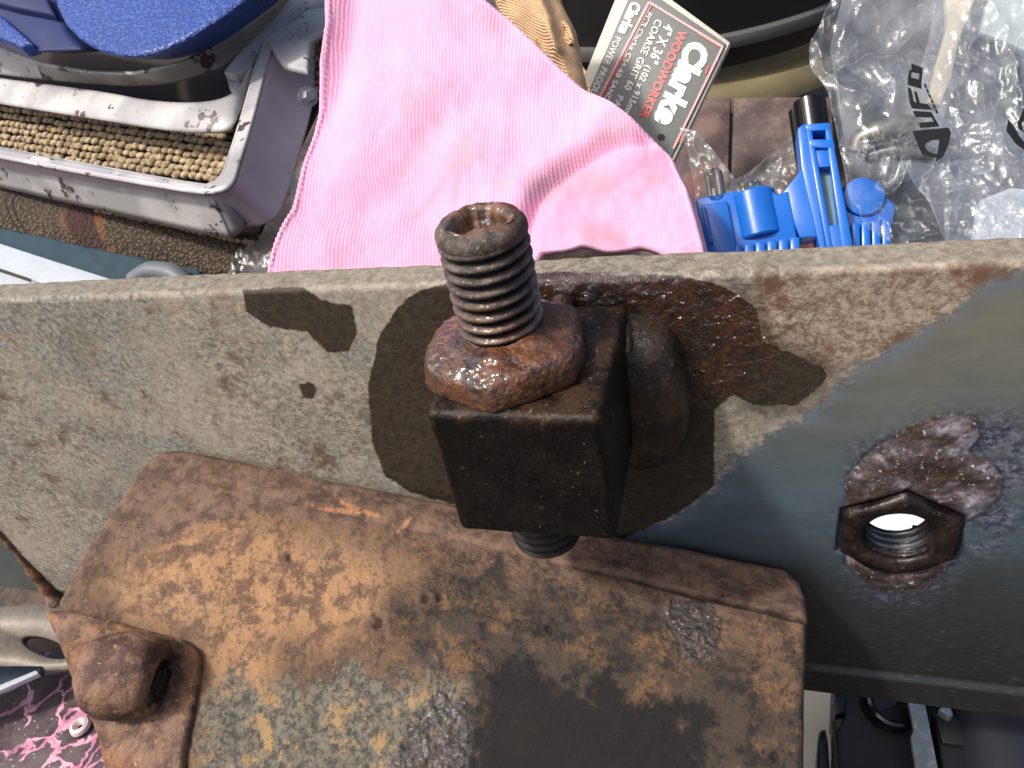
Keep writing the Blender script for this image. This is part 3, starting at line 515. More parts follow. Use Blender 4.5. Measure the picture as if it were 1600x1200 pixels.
# ================================================================== BACKGROUND: floor and clutter behind and under the rail
FLZ = -3.55
FM = M('stained_bench_board'); a1 = FM.noise(3, 6, .65, FM.scale((1, .3, 1))); a2 = FM.noise(20, 5, .7); FM.out(FM.mix(FM.ss(FM.ma('ADD', FM.ma('MULTIPLY', a1, .6), FM.ma('MULTIPLY', a2, .4)), .4, .62), (44, 38, 34), (92, 76, 62)), .8, 0, FM.bump(a2, .4, .02))
g = mesh('bench_top', [(-30, -6, FLZ), (30, -6, FLZ), (30, 60, FLZ), (-30, 60, FLZ)], [(0, 1, 2, 3)], FM.m, None, False); g['kind'] = 'structure'
def pathix(pts, t):
    p = np.array(pts, float); x = t * (len(p) - 1); i = np.clip(np.floor(x).astype(int), 0, len(p) - 2); u = (x - i)[:, None]; g = lambda k: p[np.clip(k, 0, len(p) - 1)]
    a, b, c, d = g(i - 1), g(i), g(i + 1), g(i + 2); return .5 * (2 * b + (c - a) * u + (2 * a - 5 * b + 4 * c - d) * u ** 2 + (3 * b - a - 3 * c + d) * u ** 3)
def ribbon(name, A3, B3, mat, parent, n=160, th=.015, nv=10, bulge=0.0):
    t = np.linspace(0, 1, n); f_ = pathix if len(A3) == len(B3) else pathpt; a = f_(A3, t); b = f_(B3, t); v = np.linspace(0, 1, nv)[:, None, None]
    P = a[None] * (1 - v) + b[None] * v
    if bulge: d = b - a; tt = np.gradient(a, axis=0); N = np.cross(d, tt); N /= np.linalg.norm(N, axis=1, keepdims=True) + 1e-9; N = N * np.sign((N @ np.array([0, -1, .3]))[:, None] + 1e-9) if False else N; P = P + N[None] * bulge * np.sin(np.pi * v)
    return sheet(name, P, mat, parent, th)
def on(pl, pts, off=0.0): p = np.array(pts, float); return pl(p[:, 0], p[:, 1], off)
# ---- pink cloth
CP = Pl(750, 410, 2.35, (0.05, -.50, .87))
Lc = [(528, -60), (512, 0), (511, 45), (500, 100), (492, 165), (468, 250), (452, 320), (432, 380), (420, 425), (412, 470)]
Rc = [(690, -60), (745, -12), (800, 20), (850, 72), (915, 138), (1000, 205), (1052, 240), (1082, 300), (1096, 350), (1112, 415)]
gx, gy = rows(Lc, Rc, 620, 420)
v = np.linspace(0, 1, 420)[:, None]; pull = sm(v, .86, 1.0) * (sm(gx, 815, 850) * (1 - sm(gx, 1000, 1080)))
gy = gy - pull * (30 + 7 * np.exp(-((gx - 918) / 28) ** 2) - 6 * np.exp(-((gx - 960) / 25) ** 2))
P = CP(gx, gy)
vl = [(836, 350), (846, 322), (866, 296), (900, 272), (950, 252), (1010, 238)]; vd = sdl(gx, gy, vl)
flap = -sdf(gx, gy, vl + [(1060, 250), (1150, 420), (836, 420)]); H = .030 * sm(flap, -4, 14) - .040 * np.exp(-(vd / 15) ** 2) + .03 * np.exp(-((sdl(gx, gy, [(800, 350), (822, 300), (860, 262), (930, 230)])) / 26) ** 2)
H += .05 * np.exp(-((gx - (505 + (gy - 60) * -.18)) / 26) ** 2) * (1 - sm(gy, 140, 230)) - .03 * np.exp(-((gx - (545 + (gy - 60) * -.2)) / 22) ** 2) * sm(-gy, -240, -120)
H += .09 * fbm(gx, gy, 0, .006, 2, 61) + .012 * fbm(gx, gy, 0, .02, 3, 62)
H += -.03 * np.exp(-(sdl(gx, gy, [(480, 330), (560, 330), (620, 280), (690, 200)]) / 30) ** 2) + .03 * np.exp(-(sdl(gx, gy, [(640, 20), (760, 100), (880, 180), (980, 240)]) / 60) ** 2)
din = -sdf(gx, gy, Lc + Rc[::-1]); H -= .05 * (1 - sm(din, 0, 14)) ** 2
hem = sm(din, 2, 5) * (1 - sm(din, 13, 16)); H += .006 * hem * (.5 + .5 * np.cos(gy / 8.5 * 2 * np.pi)) * (gx < 600) + .004 * hem
P = P + CP.n * H[..., None]
m = M('pink_terry_cloth'); U = m.attr('cu'); V_ = m.attr('cv'); cmb = m.N('CombineXYZ'); m.put(cmb.inputs[0], U); m.put(cmb.inputs[1], V_)
wv2 = m.warp(cmb.outputs[0], 1.2, .10); wx = m.wave(22, wv2, 1.2, 'X'); wy = m.wave(24, wv2, 2.0, 'Y'); loops = m.ma('MULTIPLY', m.ss(wx, .1, .9), m.ma('ADD', .45, m.ma('MULTIPLY', wy, .55))); fine = m.noise(60, 4, .7)
soft = m.ma('SUBTRACT', 1.0, m.ss(m.attr('flap'), -.02, .10)); big_ = m.noise(3.2, 4, .6); st_ = m.ss(m.noise(5, 5, .6, None, 0, 4), .52, .72)
pc_ = m.mix(m.ma('MULTIPLY', m.ma('MULTIPLY', loops, soft), 1.0), (216, 150, 180), (226, 164, 192)); pc_ = m.mix(m.ss(big_, .4, .65), pc_, m.mix(loops, (220, 158, 188), (230, 172, 200))); pc_ = m.mix(m.ma('MULTIPLY', st_, .5), pc_, (172, 150, 158)); pc_ = m.mix(m.ma('MULTIPLY', m.ma('SUBTRACT', 1.0, m.ss(m.attr('stain'), 0, .5)), .5), pc_, (150, 128, 134))
CLM = m.out(pc_, .95, 0, m.bump(m.ma('ADD', m.ma('MULTIPLY', loops, soft), m.ma('MULTIPLY', fine, .9)), .35, .006), Sheen_Weight=.25)
q0 = CP(600, 200); ua = _n(np.array([1, .1, .1])); va = _n(np.cross(CP.n, ua))
stn = sdl(gx, gy, [(850, 300), (900, 285), (940, 300)]) / 100; stn = np.minimum(stn, sdl(gx, gy, [(930, 375), (965, 385)]) / 60); stn = np.minimum(stn, sdl(gx, gy, [(640, 330), (720, 260), (700, 380)]) / 40 + .15)
cl = sheet('pink_cloth', P, CLM, None, .03, dict(cu=(P - q0) @ ua, cv=(P - q0) @ va, flap=flap / 100, stain=stn))
tag(cl, 'crumpled pink terry cloth with a stitched hem behind the threaded stud', 'cloth')
# ---- tan cloth glove behind it
GP = Pl(850, 60, 4.2, (0, -.7, .7)); gx, gy = rows([(748, -60), (772, 0), (800, 60), (870, 130), (900, 190)], [(860, -60), (880, 10), (900, 50), (912, 110), (925, 190)], 90, 110)
P = GP(gx, gy); dd = -sdf(gx, gy, [(748, -60), (772, 0), (800, 60), (870, 130), (900, 190), (925, 190), (912, 110), (900, 50), (880, 10), (860, -60)]); P = P + GP.n * (.16 * np.sqrt(np.clip(dd / 40, 0, 1)) + .05 * np.exp(-(sdl(gx, gy, [(795, 5), (850, 10), (868, 50), (880, 100)]) / 9) ** 2) + .02 * fbm(gx, gy, 0, .03, 3, 71))[..., None]
m = M('tan_knit'); w1 = m.wave(36, m.warp(None, 2, .03), .3, 'DIAGONAL'); m.out(m.mix(m.ma('ADD', m.ma('MULTIPLY', w1, .4), m.ma('MULTIPLY', m.noise(8), .6)), (176, 138, 100), (222, 188, 148)), .95, 0, m.bump(m.ma('ADD', w1, m.noise(50)), .5, .012))
tag(sheet('work_glove', P, m.m, None, .12), 'tan knitted work glove poking out behind the pink cloth', 'glove')
# ---- printed sandpaper card
KP = Pl(1050, 150, 4.6, (-.10, -.80, .60))
card = thing('sandpaper_pack', 'grey printed sanding belt card with white and red lettering behind the pink cloth', 'card', KP(1040, 280, -.1))
CG = plain('grey_print', (110, 113, 109), .55, 0, 30, .15, .12); CWH = plain('white_print', (226, 224, 216), .4, 0, 90, .1, .12); CRD = plain('red_print', (206, 52, 46), .4, 0, 60, .1, .12); CPK = plain('pink_border_print', (214, 148, 148), .4, 0, 40, .1, .2); CSL = plain('clear_sleeve', (170, 170, 162), .2, 0, 40, .4, .2); CLT = plain('light_card_edge', (196, 192, 178), .5, 0, 40, .2, .12)
slab('sleeve', [(972, -30), (1040, -8), (1141, 66), (1056, 244), (1030, 300), (850, 260), (908, 130)], KP, .05, CLT, card, -.012, .008)
slab('printed_face', [(992, -26), (1032, -2), (1134, 68), (1052, 238), (1028, 290), (868, 240), (924, 132)], KP, .012, CG, card, .003, .003)
def strip(name, a, b, w, pl, off, mat, parent, th=.003):
    a = np.array(a, float); b = np.array(b, float); d = _n(b - a); k = np.array([-d[1], d[0]]) * w / 2
    return slab(name, [a - k, b - k, b + k, a + k], pl, th, mat, parent, off, 0)
for a, b in (((1014, 3), (938, 150)), ((1014, 3), (1129, 73)), ((1129, 73), (1052, 232))):
    strip('border_line', a, b, 3.2, KP, .0072, CPK, card); 
strip('border_line', (1018, 8), (942, 152), 1.4, KP, .0085, CRD, card)
strip('border_line', (1090, 52), (1124, 73), 1.4, KP, .0085, CRD, card); strip('border_line', (1072, 200), (1062, 222), 2, KP, .009, CRD, card); strip('border_line', (1108, 102), (1102, 116), 2, KP, .009, CRD, card)
def lettering(name, s, a, b, h, pl, off, mat, parent, bold=.03):
    cu = bpy.data.curves.new(name, 'FONT'); cu.body = s; cu.offset = bold * .5; cu.resolution_u = 3; cu.space_character = 1.05; o = bpy.data.objects.new(name, cu); C.objects.link(o)
    bpy.context.view_layer.update(); me = bpy.data.meshes.new_from_object(o.evaluated_get(bpy.context.evaluated_depsgraph_get())); bpy.data.objects.remove(o); bpy.data.curves.remove(cu)
    n = len(me.vertices); co = np.empty(n * 3, np.float32); me.vertices.foreach_get('co', co); co = co.reshape(-1, 3)
    x0, x1 = co[:, 0].min(), co[:, 0].max(); y1 = .70; a = np.array(a, float); b = np.array(b, float); h = np.array(h, float)
    px = a[None] + (b - a)[None] * ((co[:, :1] - x0) / (x1 - x0)) + h[None] * (co[:, 1:2] / y1)
    me.vertices.foreach_set('co', pl(px[:, 0], px[:, 1], off).astype(np.float32).ravel()); me.materials.clear(); return link(name, me, mat, parent, False)
lettering('lettering', 'Clarke', (1079, 60), (1022, 188), (31, 16), KP, .008, CWH, card, .12)
lettering('lettering', 'WOODWORKER', (1062, 45), (999, 182), (12, 6), KP, .008, CRD, card, .07)
lettering('lettering', '4" X 36"', (1040, 36), (1013, 95), (13.5, 6.5), KP, .008, CWH, card, .05)
lettering('lettering', '(102 x 915mm)', (1009, 101), (972, 184), (9, 4.2), KP, .008, CWH, card, .04)
lettering('lettering', 'COARSE GRIT 60', (1025, 29), (975, 138), (10, 4.6), KP, .008, CWH, card, .03)
lettering('lettering', 'PACK', (966, 148), (950, 186), (9, 4.2), KP, .008, CWH, card, .02)
lettering('lettering', 'FITS Clarke CS4-6B SANDER', (1012, 18), (936, 170), (7.2, 3.4), KP, .008, CWH, card, .02)
lettering('lettering', 'Clarke', (988, 1), (966, 50), (14, 6.5), KP, .008, CWH, card, .12)
lettering('lettering', 'POWER PRODUCTS', (962, 56), (912, 168), (9, 4.4), KP, .008, CWH, card, .01)
slab('hang_hole', [(1033 + 6 * math.cos(t), 214 + 5 * math.sin(t)) for t in np.linspace(0, 6, 12)], KP, .003, plain('hole_dark', (40, 38, 36), .8), card, .0075, 0)
# ---- black tub behind
TB = M('black_rubber'); a1 = TB.noise(3, 4, .6); TB.out(TB.mix(a1, (13, 15, 15), (30, 32, 31)), .38, 0, TB.bump(TB.noise(30), .1, .01))
GRY = plain('grey_rim', (84, 84, 82), .5, 0, 8, .2, .25); OLV = plain('olive_metal', (122, 112, 82), .6, .1, 4, .2, .35)
cb = PR(1065, 60, 9.2); cb[2] = PR(1070, 152, 7.6)[2]
tub = thing('black_tub', 'big black round tub with a grey band, standing behind the card', 'tub', cb)
lathe('wall', [(1.55, .16), (1.66, .20), (1.68, .30), (1.70, .42), (1.72, 1.2), (1.85, 5)], cb, (0, 0, 1), TB.m, tub, 120)
lathe('rim', [(1.66, .36), (1.77, .38), (1.79, .43), (1.78, .48), (1.66, .50)], cb, (0, 0, 1), GRY, tub, 120)
lathe('base_ring', [(1.2, -.24), (1.74, -.22), (1.86, -.15), (1.86, -.02), (1.80, .06), (1.2, .08)], cb, (0, 0, 1), OLV, tub, 120)
# ---- brown boards behind the blue holder
BP = Pl(1150, 260, 5.6, (0, -.62, .78)); BR = M('red_brown_board'); a1 = BR.noise(2.5, 6, .65); a2 = BR.noise(22, 5, .7); c = BR.mix(BR.ss(a1, .4, .62), (62, 48, 46), (110, 90, 84)); c = BR.mix(BR.ma('MULTIPLY', BR.ss(BR.noise(1.6, 3, .5, None, 0, 8), .52, .62), .7), c, (118, 52, 48)); BR.out(BR.mix(BR.ma('MULTIPLY', BR.ss(a2, .6, .7), .5), c, (130, 110, 102)), .6, 0, BR.bump(a2, .3, .01))
for i, (pp, lb) in enumerate([([(1010, 150), (1142, 152), (1134, 400), (1000, 400)], 'red brown board beside the card, the one nearer the pink cloth'), ([(1146, 152), (1300, 150), (1310, 400), (1138, 400)], 'red brown board behind the blue holder and black tube')]):
    tag(slab('wooden_board', pp, BP, .15, BR.m, None, 0, .015), lb, 'board', 'brown boards under the tub')
# ---- blue plastic holder
HP = Pl(1230, 380, 2.9, (0.02, -.72, .70))
BL = M('blue_plastic'); BL.out(BL.mix(BL.noise(4), (16, 88, 176), (34, 112, 204)), .30, 0, BL.bump(BL.noise(60), .06, .004), Subsurface_Weight=0.0)
BLI = plain('smoky_window', (96, 130, 140), .25, 0, 6, .1, .3); BLK = plain('gloss_black', (12, 12, 13), .18, 0, 20, .05, .2)
hold = thing('blue_holder', 'bright blue moulded plastic holder with an upright slotted post', 'holder', HP(1230, 420, -.3))
slab('case', [(1086, 310), (1150, 297), (1168, 300), (1176, 303), (1206, 297), (1216, 304), (1232, 296), (1246, 372), (1240, 430), (1112, 430)], HP, .35, BL.m, hold, 0, .012)
slab('case_face', [(1094, 320), (1136, 312), (1150, 380), (1152, 430), (1114, 430)], HP, .05, BL.m, hold, .025, .008)
slab('rib', [(1097, 324), (1102, 323), (1114, 378), (1109, 380)], HP, .03, BL.m, hold, .045, .004)
cyl_a = HP(1148, 303, .02); cyl_b = HP(1162, 372, .02); d_ = cyl_b - cyl_a; L_ = np.linalg.norm(d_)
sh_ = HP(24, 0, 0) * 0; cc_ = HP(1174, 304, -.055); lathe('barrel', [(.001, 0), (.085, 0), (.092, .008), (.092, L_), (.085, L_ + .008), (.001, L_ + .008)], cc_, d_, BL.m, hold, 56)
for i in range(7):
    x = 1126 + i * 18; slab('fluted_skirt', [(x, 385 - i * 2.4), (x + 16, 383 - i * 2.4), (x + 18, 430), (x + 2, 430)], HP, .06, BL.m, hold, .02, .010)
slab('web_plate', [(1222, 300), (1254, 262), (1270, 262), (1300, 368), (1250, 372), (1236, 340)], HP, .10, BL.m, hold, -.01, .008)
slab('post', [(1246, 200), (1258, 192), (1262, 196), (1300, 380), (1300, 430), (1290, 430), (1252, 262)], HP, .14, BL.m, hold, .0, .006)
PF = .05
slab('post_rail', [(1258, 193), (1267, 193), (1310, 430), (1299, 430)], HP, .10, BL.m, hold, PF, .006); slab('post_rail', [(1288, 192), (1297, 191), (1332, 378), (1334, 430), (1322, 430)], HP, .10, BL.m, hold, PF, .006)
slab('post_head', [(1258, 193), (1297, 191), (1299, 203), (1260, 205)], HP, .10, BL.m, hold, PF + .002, .006); slab('post_head', [(1263, 217), (1302, 217), (1306, 232), (1266, 230)], HP, .10, BL.m, hold, PF + .002, .006)
slab('latch', [(1272, 234), (1296, 233), (1302, 260), (1278, 262)], HP, .08, BL.m, hold, PF - .012, .006); slab('window', [(1266, 256), (1306, 256), (1328, 362), (1286, 364)], HP, .01, BLI, hold, PF - .06, 0)
slab('foot', [(1292, 352), (1322, 350), (1330, 430), (1300, 430)], HP, .08, BL.m, hold, PF - .005, .006)
slab('arm_disc', [(1350 + 34 * math.cos(t), 306 + 30 * math.sin(t)) for t in np.linspace(0, 2 * np.pi, 28, endpoint=False)], HP, .12, BL.m, hold, -.02, .01)
slab('arm', [(1316, 290), (1362, 285), (1400, 320), (1392, 372), (1390, 430), (1326, 430)], HP, .16, BL.m, hold, -.04, .01)
for i in range(4): slab('fluted_skirt', [(1330 + i * 16, 348 - i * 2), (1344 + i * 16, 346 - i * 2), (1346 + i * 16, 430), (1332 + i * 16, 430)], HP, .06, BL.m, hold, .0, .008)
tb_ = thing('black_tube', 'glossy black tube standing up behind the blue post', 'tube', HP(1262, 300, -.25))
pa, pb = HP(1264, 158, -.13), HP(1284, 300, -.13); dt = pb - pa; lathe('tube_wall', [(.045, .002), (.062, 0), (.066, .004), (.066, np.linalg.norm(dt))], pa, dt, BLK, tb_, 48); lathe('tube_bore', [(.045, .002), (.043, .1), (.001, .1)], pa, dt, BLK, tb_, 40)
pa, pb = HP(1243, 172, -.17), HP(1262, 300, -.17); dt = pb - pa; lathe('tube_shadow_rod', [(.001, 0), (.03, .002), (.03, np.linalg.norm(dt))], pa, dt, BLK, tb_, 32)  # black rod standing in for the shadow left of the tube
GLS = M('clear_glass'); GLS.out((235, 235, 230), .05, 0, None, Transmission_Weight=1.0, IOR=1.35); MET = plain('bright_pin', (214, 210, 198), .25, .9, 30, .1, .1)
for (px, py, qx, qy, r, lb) in ((1112, 262, 1120, 312, .040, 'tall clear bulb with a bright pin, on the blue holder nearest the pink cloth'), (1174, 281, 1180, 312, .034, 'short clear bulb with a bright pin, middle of the blue holder')):
    pa, pb = HP(px, py, 0), HP(qx, qy, -.03); dt = pb - pa; L_ = np.linalg.norm(dt); th_ = thing('small_bulb', lb, 'bulb', pb, 'bulbs in the blue holder')
    lathe('bulb_glass', [(.001, 0), (r * .6, r * .12), (r * .93, r * .5), (r, r), (r, L_)], pa, dt, GLS.m, th_, 32)
    lathe('pin', [(.001, .01), (r * .34, .018), (r * .38, .04), (r * .38, L_ * 1.1)], pa + np.array([.012, 0, .01]), dt, MET, th_, 24); lathe('pin', [(.001, .03), (r * .2, .035), (r * .2, L_ * 1.1)], pa + np.array([-.018, 0, 0]), dt, MET, th_, 20)
# ---- white painted frame, upper left
WP = M('chipped_white_paint'); a1 = WP.noise(9, 7, .75, WP.warp(None, 6, .06)); a2 = WP.noise(50, 4, .7); ch = WP.ss(a1, .615, .63); e_ = WP.ss(a2, .66, .70)
c = WP.mix(WP.ss(WP.noise(2.5, 3, .5), .4, .6), (152, 151, 152), (184, 182, 180)); c = WP.mix(WP.ma('MULTIPLY', e_, .5), c, (140, 132, 126)); big_ch = WP.ss(WP.noise(4.5, 6, .7, WP.warp(None, 5, .1), 0, 3), .60, .612); ch = WP.ma('MAXIMUM', ch, big_ch); c = WP.mix(ch, c, (74, 60, 58)); WPM = WP.out(c, .42, 0, WP.bump(WP.ma('SUBTRACT', 1.0, ch), .3, .008))
WPP = plain('pink_lit_white_paint', (200, 184, 194), .45, 0, 4, .1, .16)  # pink light bounced off the cloth, put into the white wall's colour
fr = thing('painted_metal_frame', 'chipped white painted metal frame with a rounded corner, beside the pink cloth', 'metal frame', Pl(250, 300, 3.1, (0, -.2, 1))(250, 300, -.5))
TP = Pl(330, 290, 3.1, (0, -.25, 1))
lip_i = [(-90, 214), (0, 231), (160, 261), (300, 286), (328, 286), (346, 274), (358, 246), (382, 170), (404, 92), (412, 66)]
lip_o = [(-90, 230), (0, 246), (160, 276), (300, 299), (340, 298), (362, 286), (374, 254), (396, 180), (418, 96), (428, 66)]
bot = [(-90, 270), (0, 288), (180, 323), (338, 350), (392, 354), (430, 342), (448, 308), (470, 236), (490, 150), (492, 56)]
A3, B3 = on(TP, lip_i), on(TP, lip_o); ribbon('lip', A3, B3, WPM, fr, 200, .02, 6)
ribbon('outer_wall', on(TP, lip_o, -.004), on(TP, bot, -.32), WPP, fr, 220, .02, 24, -.02)
ribbon('inner_wall', on(TP, lip_i, -.004), on(TP, lip_i, -.004) + np.array([0, .0, -.30]), WPM, fr, 160, .012, 8)
ribbon('inner_band', on(TP, [(-90, 108), (0, 122), (150, 142), (230, 156), (300, 160), (350, 152), (380, 128), (396, 100)], -.02), on(TP, [(-90, 146), (0, 162), (150, 186), (260, 203), (325, 206), (362, 198), (380, 165), (400, 120)], -.10), WPM, fr, 160, .02, 10, .01)
ribbon('rear_band', on(TP, [(-90, 40), (0, 72), (60, 98), (130, 112), (200, 116), (280, 100), (350, 66), (420, 15), (470, -40)], .03), on(TP, [(-90, 92), (0, 116), (100, 128), (200, 135), (270, 130), (345, 106), (420, 44), (500, -40)], -.10), WPM, fr, 160, .02, 10, .01)
slab('corner_arm', [(348, 112), (372, 82), (440, 14), (478, -40), (560, -40), (520, 12), (470, 22), (430, 52), (410, 64), (392, 98), (366, 116)], TP, .06, WPM, fr, .0, .015)
slab('corner_arm', [(352, 116), (384, 118), (366, 142), (358, 138)], TP, .05, WPM, fr, -.06, .008)
slab('corner_lug', [(414, 62), (440, 50), (478, 14), (522, 8), (515, 40), (482, 60), (480, 110), (440, 100)], TP, .05, WPM, fr, .012, .02, 3)
MZ = plain('zinc_bolt', (168, 172, 172), .3, .7, 40, .3, .2); bc_ = TP(478, 152, -.10); bt = thing('hex_bolt', 'zinc hexagon bolt and washer in the side of the white frame', 'bolt', bc_)
axb = _n(np.array([.75, -.62, .25])); lathe('washer', [(.001, 0), (.056, 0), (.056, .014), (.001, .016)], bc_ + axb * .03, axb, MZ, bt, 40); lathe('bolt_head', [(.001, .0), (.038, 0), (.038, .032), (.030, .042), (.001, .043)], bc_ + axb * .045, axb, MZ, bt, 6)
# ---- woven mat under the frame
MB_ = M('straw_fibre'); a1 = MB_.noise(30, 5, .7); MB_.out(MB_.mix(MB_.ss(a1, .35, .65), (112, 96, 72), (190, 170, 134)), .85, 0, MB_.bump(a1, .5, .01))
MD = plain('dark_backing', (48, 38, 30), .9, 0, 20, .3, .2)
mat_ = thing('woven_mat', 'coarse woven straw mat with beaded rows, inside the white frame', 'mat', TP(200, 230, -.45))
slab('backing', [(-120, 60), (500, 40), (520, 120), (400, 372), (330, 362), (160, 322), (-120, 270)], TP, .02, MD, mat_, -.37, 0)
def beads(name, rws, pl, off, parent, r=.021, k=1.5):
    V = []; Fc = []; nb = 0; n, mm = 8, 6; th = np.linspace(0, 2 * np.pi, n, endpoint=False); ph = np.linspace(-np.pi / 2, np.pi / 2, mm)
    for (a, b, cnt) in rws:
        a = np.array(a, float); b = np.array(b, float); A_ = pl(a[0], a[1], off); B_ = pl(b[0], b[1], off); d = _n(B_ - A_); s = _n(np.cross(pl.n, d))
        for i in range(cnt):
            t = (i + (0 if len(Fc) // cnt % 2 else .5) + random.uniform(-.12, .12)) / cnt; c = A_ + (B_ - A_) * t + s * random.uniform(-.3, .3) * r + pl.n * random.uniform(-.2, .2) * r; kk = np.linalg.norm(B_ - A_) / cnt * .66; rr = r * random.uniform(.85, 1.15)
            for p in ph:
                for q in th: V.append(c + d * kk * math.cos(p) * math.cos(q) + s * rr * math.cos(p) * math.sin(q) + pl.n * rr * math.sin(p) + d * kk * .3 * math.sin(p))
            Fc.append(gridfaces(n, mm, True, nb)); nb += n * mm
    o = mesh(name, np.array(V), np.concatenate(Fc), MB_.m, parent); o['kind'] = 'stuff'; return o
rws = [((-60, 152 + 10.6 * k), (362, 204 + 11.4 * k), 42) for k in range(-2, 8)] + [((420, 66 + 12 * k), (545, 30 + 12 * k), 11) for k in range(0, 9)]
beads('weave', rws, TP, -.33, mat_, .026)
beads('weave', [((120, 306), (410, 362), 34), ((130, 316), (408, 372), 32), ((150, 327), (402, 380), 30)], TP, -.40, mat_, .020)
# ---- tweed cloth below the frame
WPn = Pl(200, 380, 3.45, (0, -.5, .87)); gx, gy = rows([(-80, 262), (-80, 300), (-80, 346)], [(408, 352), (392, 400), (366, 450)], 160, 50)
gy = gy + 6 * np.sin(gx / 70); P = WPn(gx, gy) + WPn.n * (.10 * np.sin(np.linspace(0, np.pi, 50))[:, None] + .01 * fbm(gx, gy, 0, .03, 3, 5))[..., None]
m = M('tweed_knit'); vv = m.vor(40, m.scale((1, 1.6, 1), m.warp(None, 8, .03)), 'F1'); sx = m.N('SeparateXYZ'); m.put(sx.inputs[0], m.co()); n1 = m.noise(8, 4, .6); X1 = m.ma('ADD', sx.outputs[0], m.ma('ADD', m.ma('MULTIPLY', sx.outputs[2], .8), m.ma('MULTIPLY', m.ma('SUBTRACT', n1, .5), .05)))
c = m.mix(m.ss(vv, .1, .6), (106, 93, 74), (58, 49, 40)); s1 = m.ma('MULTIPLY', m.ss(X1, .06, .09), m.ma('SUBTRACT', 1.0, m.ss(X1, .30, .33))); c = m.mix(m.ma('MULTIPLY', s1, .85), c, (62, 36, 34))
for k_ in (.045, .345): c = m.mix(m.ma('MULTIPLY', m.ma('SUBTRACT', 1.0, m.ss(m.ma('ABSOLUTE', m.ma('SUBTRACT', X1, k_)), .012, .05)), m.ss(n1, .4, .6, .1, .8)), c, (120, 78, 44))
for k_ in (-.42, -.36): c = m.mix(m.ma('MULTIPLY', m.ma('SUBTRACT', 1.0, m.ss(m.ma('ABSOLUTE', m.ma('SUBTRACT', X1, k_)), .006, .014)), .9), c, (24, 20, 20))
m.out(c, .95, 0, m.bump(m.ma('SUBTRACT', 1.0, vv), .9, .02)); tag(sheet('tweed_cloth', P, m.m, None, .05), 'brown tweed cloth with dark and rust stripes, below the white frame', 'cloth')
# ---- teal cloth, white strip, clear bag scrap
P2 = Pl(150, 420, 2.7, (0, -.45, .9)); TL = plain('teal_fabric', (20, 50, 62), .8, 0, 10, .5, .4); gx, gy = rows([(-90, 330), (-90, 420)], [(300, 412), (290, 480)], 60, 24); P = P2(gx, gy) + P2.n * (.03 * fbm(gx, gy, 0, .02, 3, 15) - .06)[..., None]; tag(sheet('teal_cloth', P, TL, None, .03), 'dark teal cloth in shade beside the white strip', 'cloth')
ws = thing('white_strip', 'white painted metal strip sticking out behind the pale end of the rail', 'metal strip', P2(60, 450, -.1)); WH2 = plain('white_gloss', (176, 184, 190), .3, 0, 30, .15, .08)
slab('upper_face', [(-120, 342), (0, 380), (80, 406), (175, 436), (170, 480), (-120, 440)], P2, .06, WH2, ws, .0, .008); slab('lower_face', [(-120, 392), (0, 421), (60, 442), (60, 480), (-120, 480)], P2, .06, WH2, ws, .03, .008); strip('dark_gap', (-60, 402), (48, 438), 5, P2, .034, plain('rust_gap', (46, 34, 30), .8), ws)
CB = M('clear_plastic'); fz = CB.noise(5, 6, .65, CB.warp(None, 3, .3)); CB.b.inputs['Base Color'].default_value = (.8, .82, .84, 1); CB.b.inputs['Roughness'].default_value = .12
def filmmat(name, haze, tint=(205, 210, 216), sc=5):
    m = M(name); fz = m.noise(sc, 6, .65, m.warp(None, 3, .3)); fn = m.noise(sc * 6, 5, .7, m.warp(None, 6, .2)); t = m.N('BsdfTransparent'); t.inputs[0].default_value = (.97, .98, .99, 1); g = m.N('BsdfGlossy'); g.inputs['Roughness'].default_value = .10; d = m.N('BsdfDiffuse'); d.inputs[0].default_value = lin(tint)
    b = m.bump(m.ma('ADD', fz, m.ma('MULTIPLY', fn, .04)), .45, .03); st1 = m.noise(sc * .7, 4, .6, m.warp(None, 2, .5), 0, 5); st2 = m.noise(sc * 1.6, 3, .6, m.warp(None, 4, .3), 0, 8); strk = m.ma('MAXIMUM', m.ma('SUBTRACT', 1.0, m.ss(m.ma('ABSOLUTE', m.ma('SUBTRACT', st1, .5)), 0, .008)), m.ma('MULTIPLY', m.ma('SUBTRACT', 1.0, m.ss(m.ma('ABSOLUTE', m.ma('SUBTRACT', st2, .47)), 0, .010)), .6)); m.put(g.inputs['Normal'], b); m.put(d.inputs['Normal'], b)  # strk: crease highlights painted into the film as thin white streaks
    m1 = m.N('MixShader'); m.put(m1.inputs[0], m.ma('ADD', m.ss(fz, .35, .7, haze * .25, haze * 1.2), m.ma('MULTIPLY', strk, .14))); m.put(m1.inputs[1], t.outputs[0]); m.put(m1.inputs[2], d.outputs[0]); fr_ = m.N('Fresnel'); fr_.inputs[0].default_value = 1.5; m.put(fr_.inputs['Normal'], b)
    lw = m.N('LayerWeight'); lw.inputs[0].default_value = .35; m.put(lw.inputs['Normal'], b); m2 = m.N('MixShader'); m.put(m2.inputs[0], m.ma('ADD', .025, m.ma('MULTIPLY', m.ma('POWER', lw.outputs['Facing'], 3.0), .32))); m.put(m2.inputs[1], m1.outputs[0]); m.put(m2.inputs[2], g.outputs[0]); m.t.links.new(m2.outputs[0], m.t.nodes['Material Output'].inputs[0]); m.t.nodes.remove(m.b); return m.m
FILM = filmmat('clear_bag_film', .07); FILM2 = filmmat('dusty_bag_film', .22, (150, 150, 144))
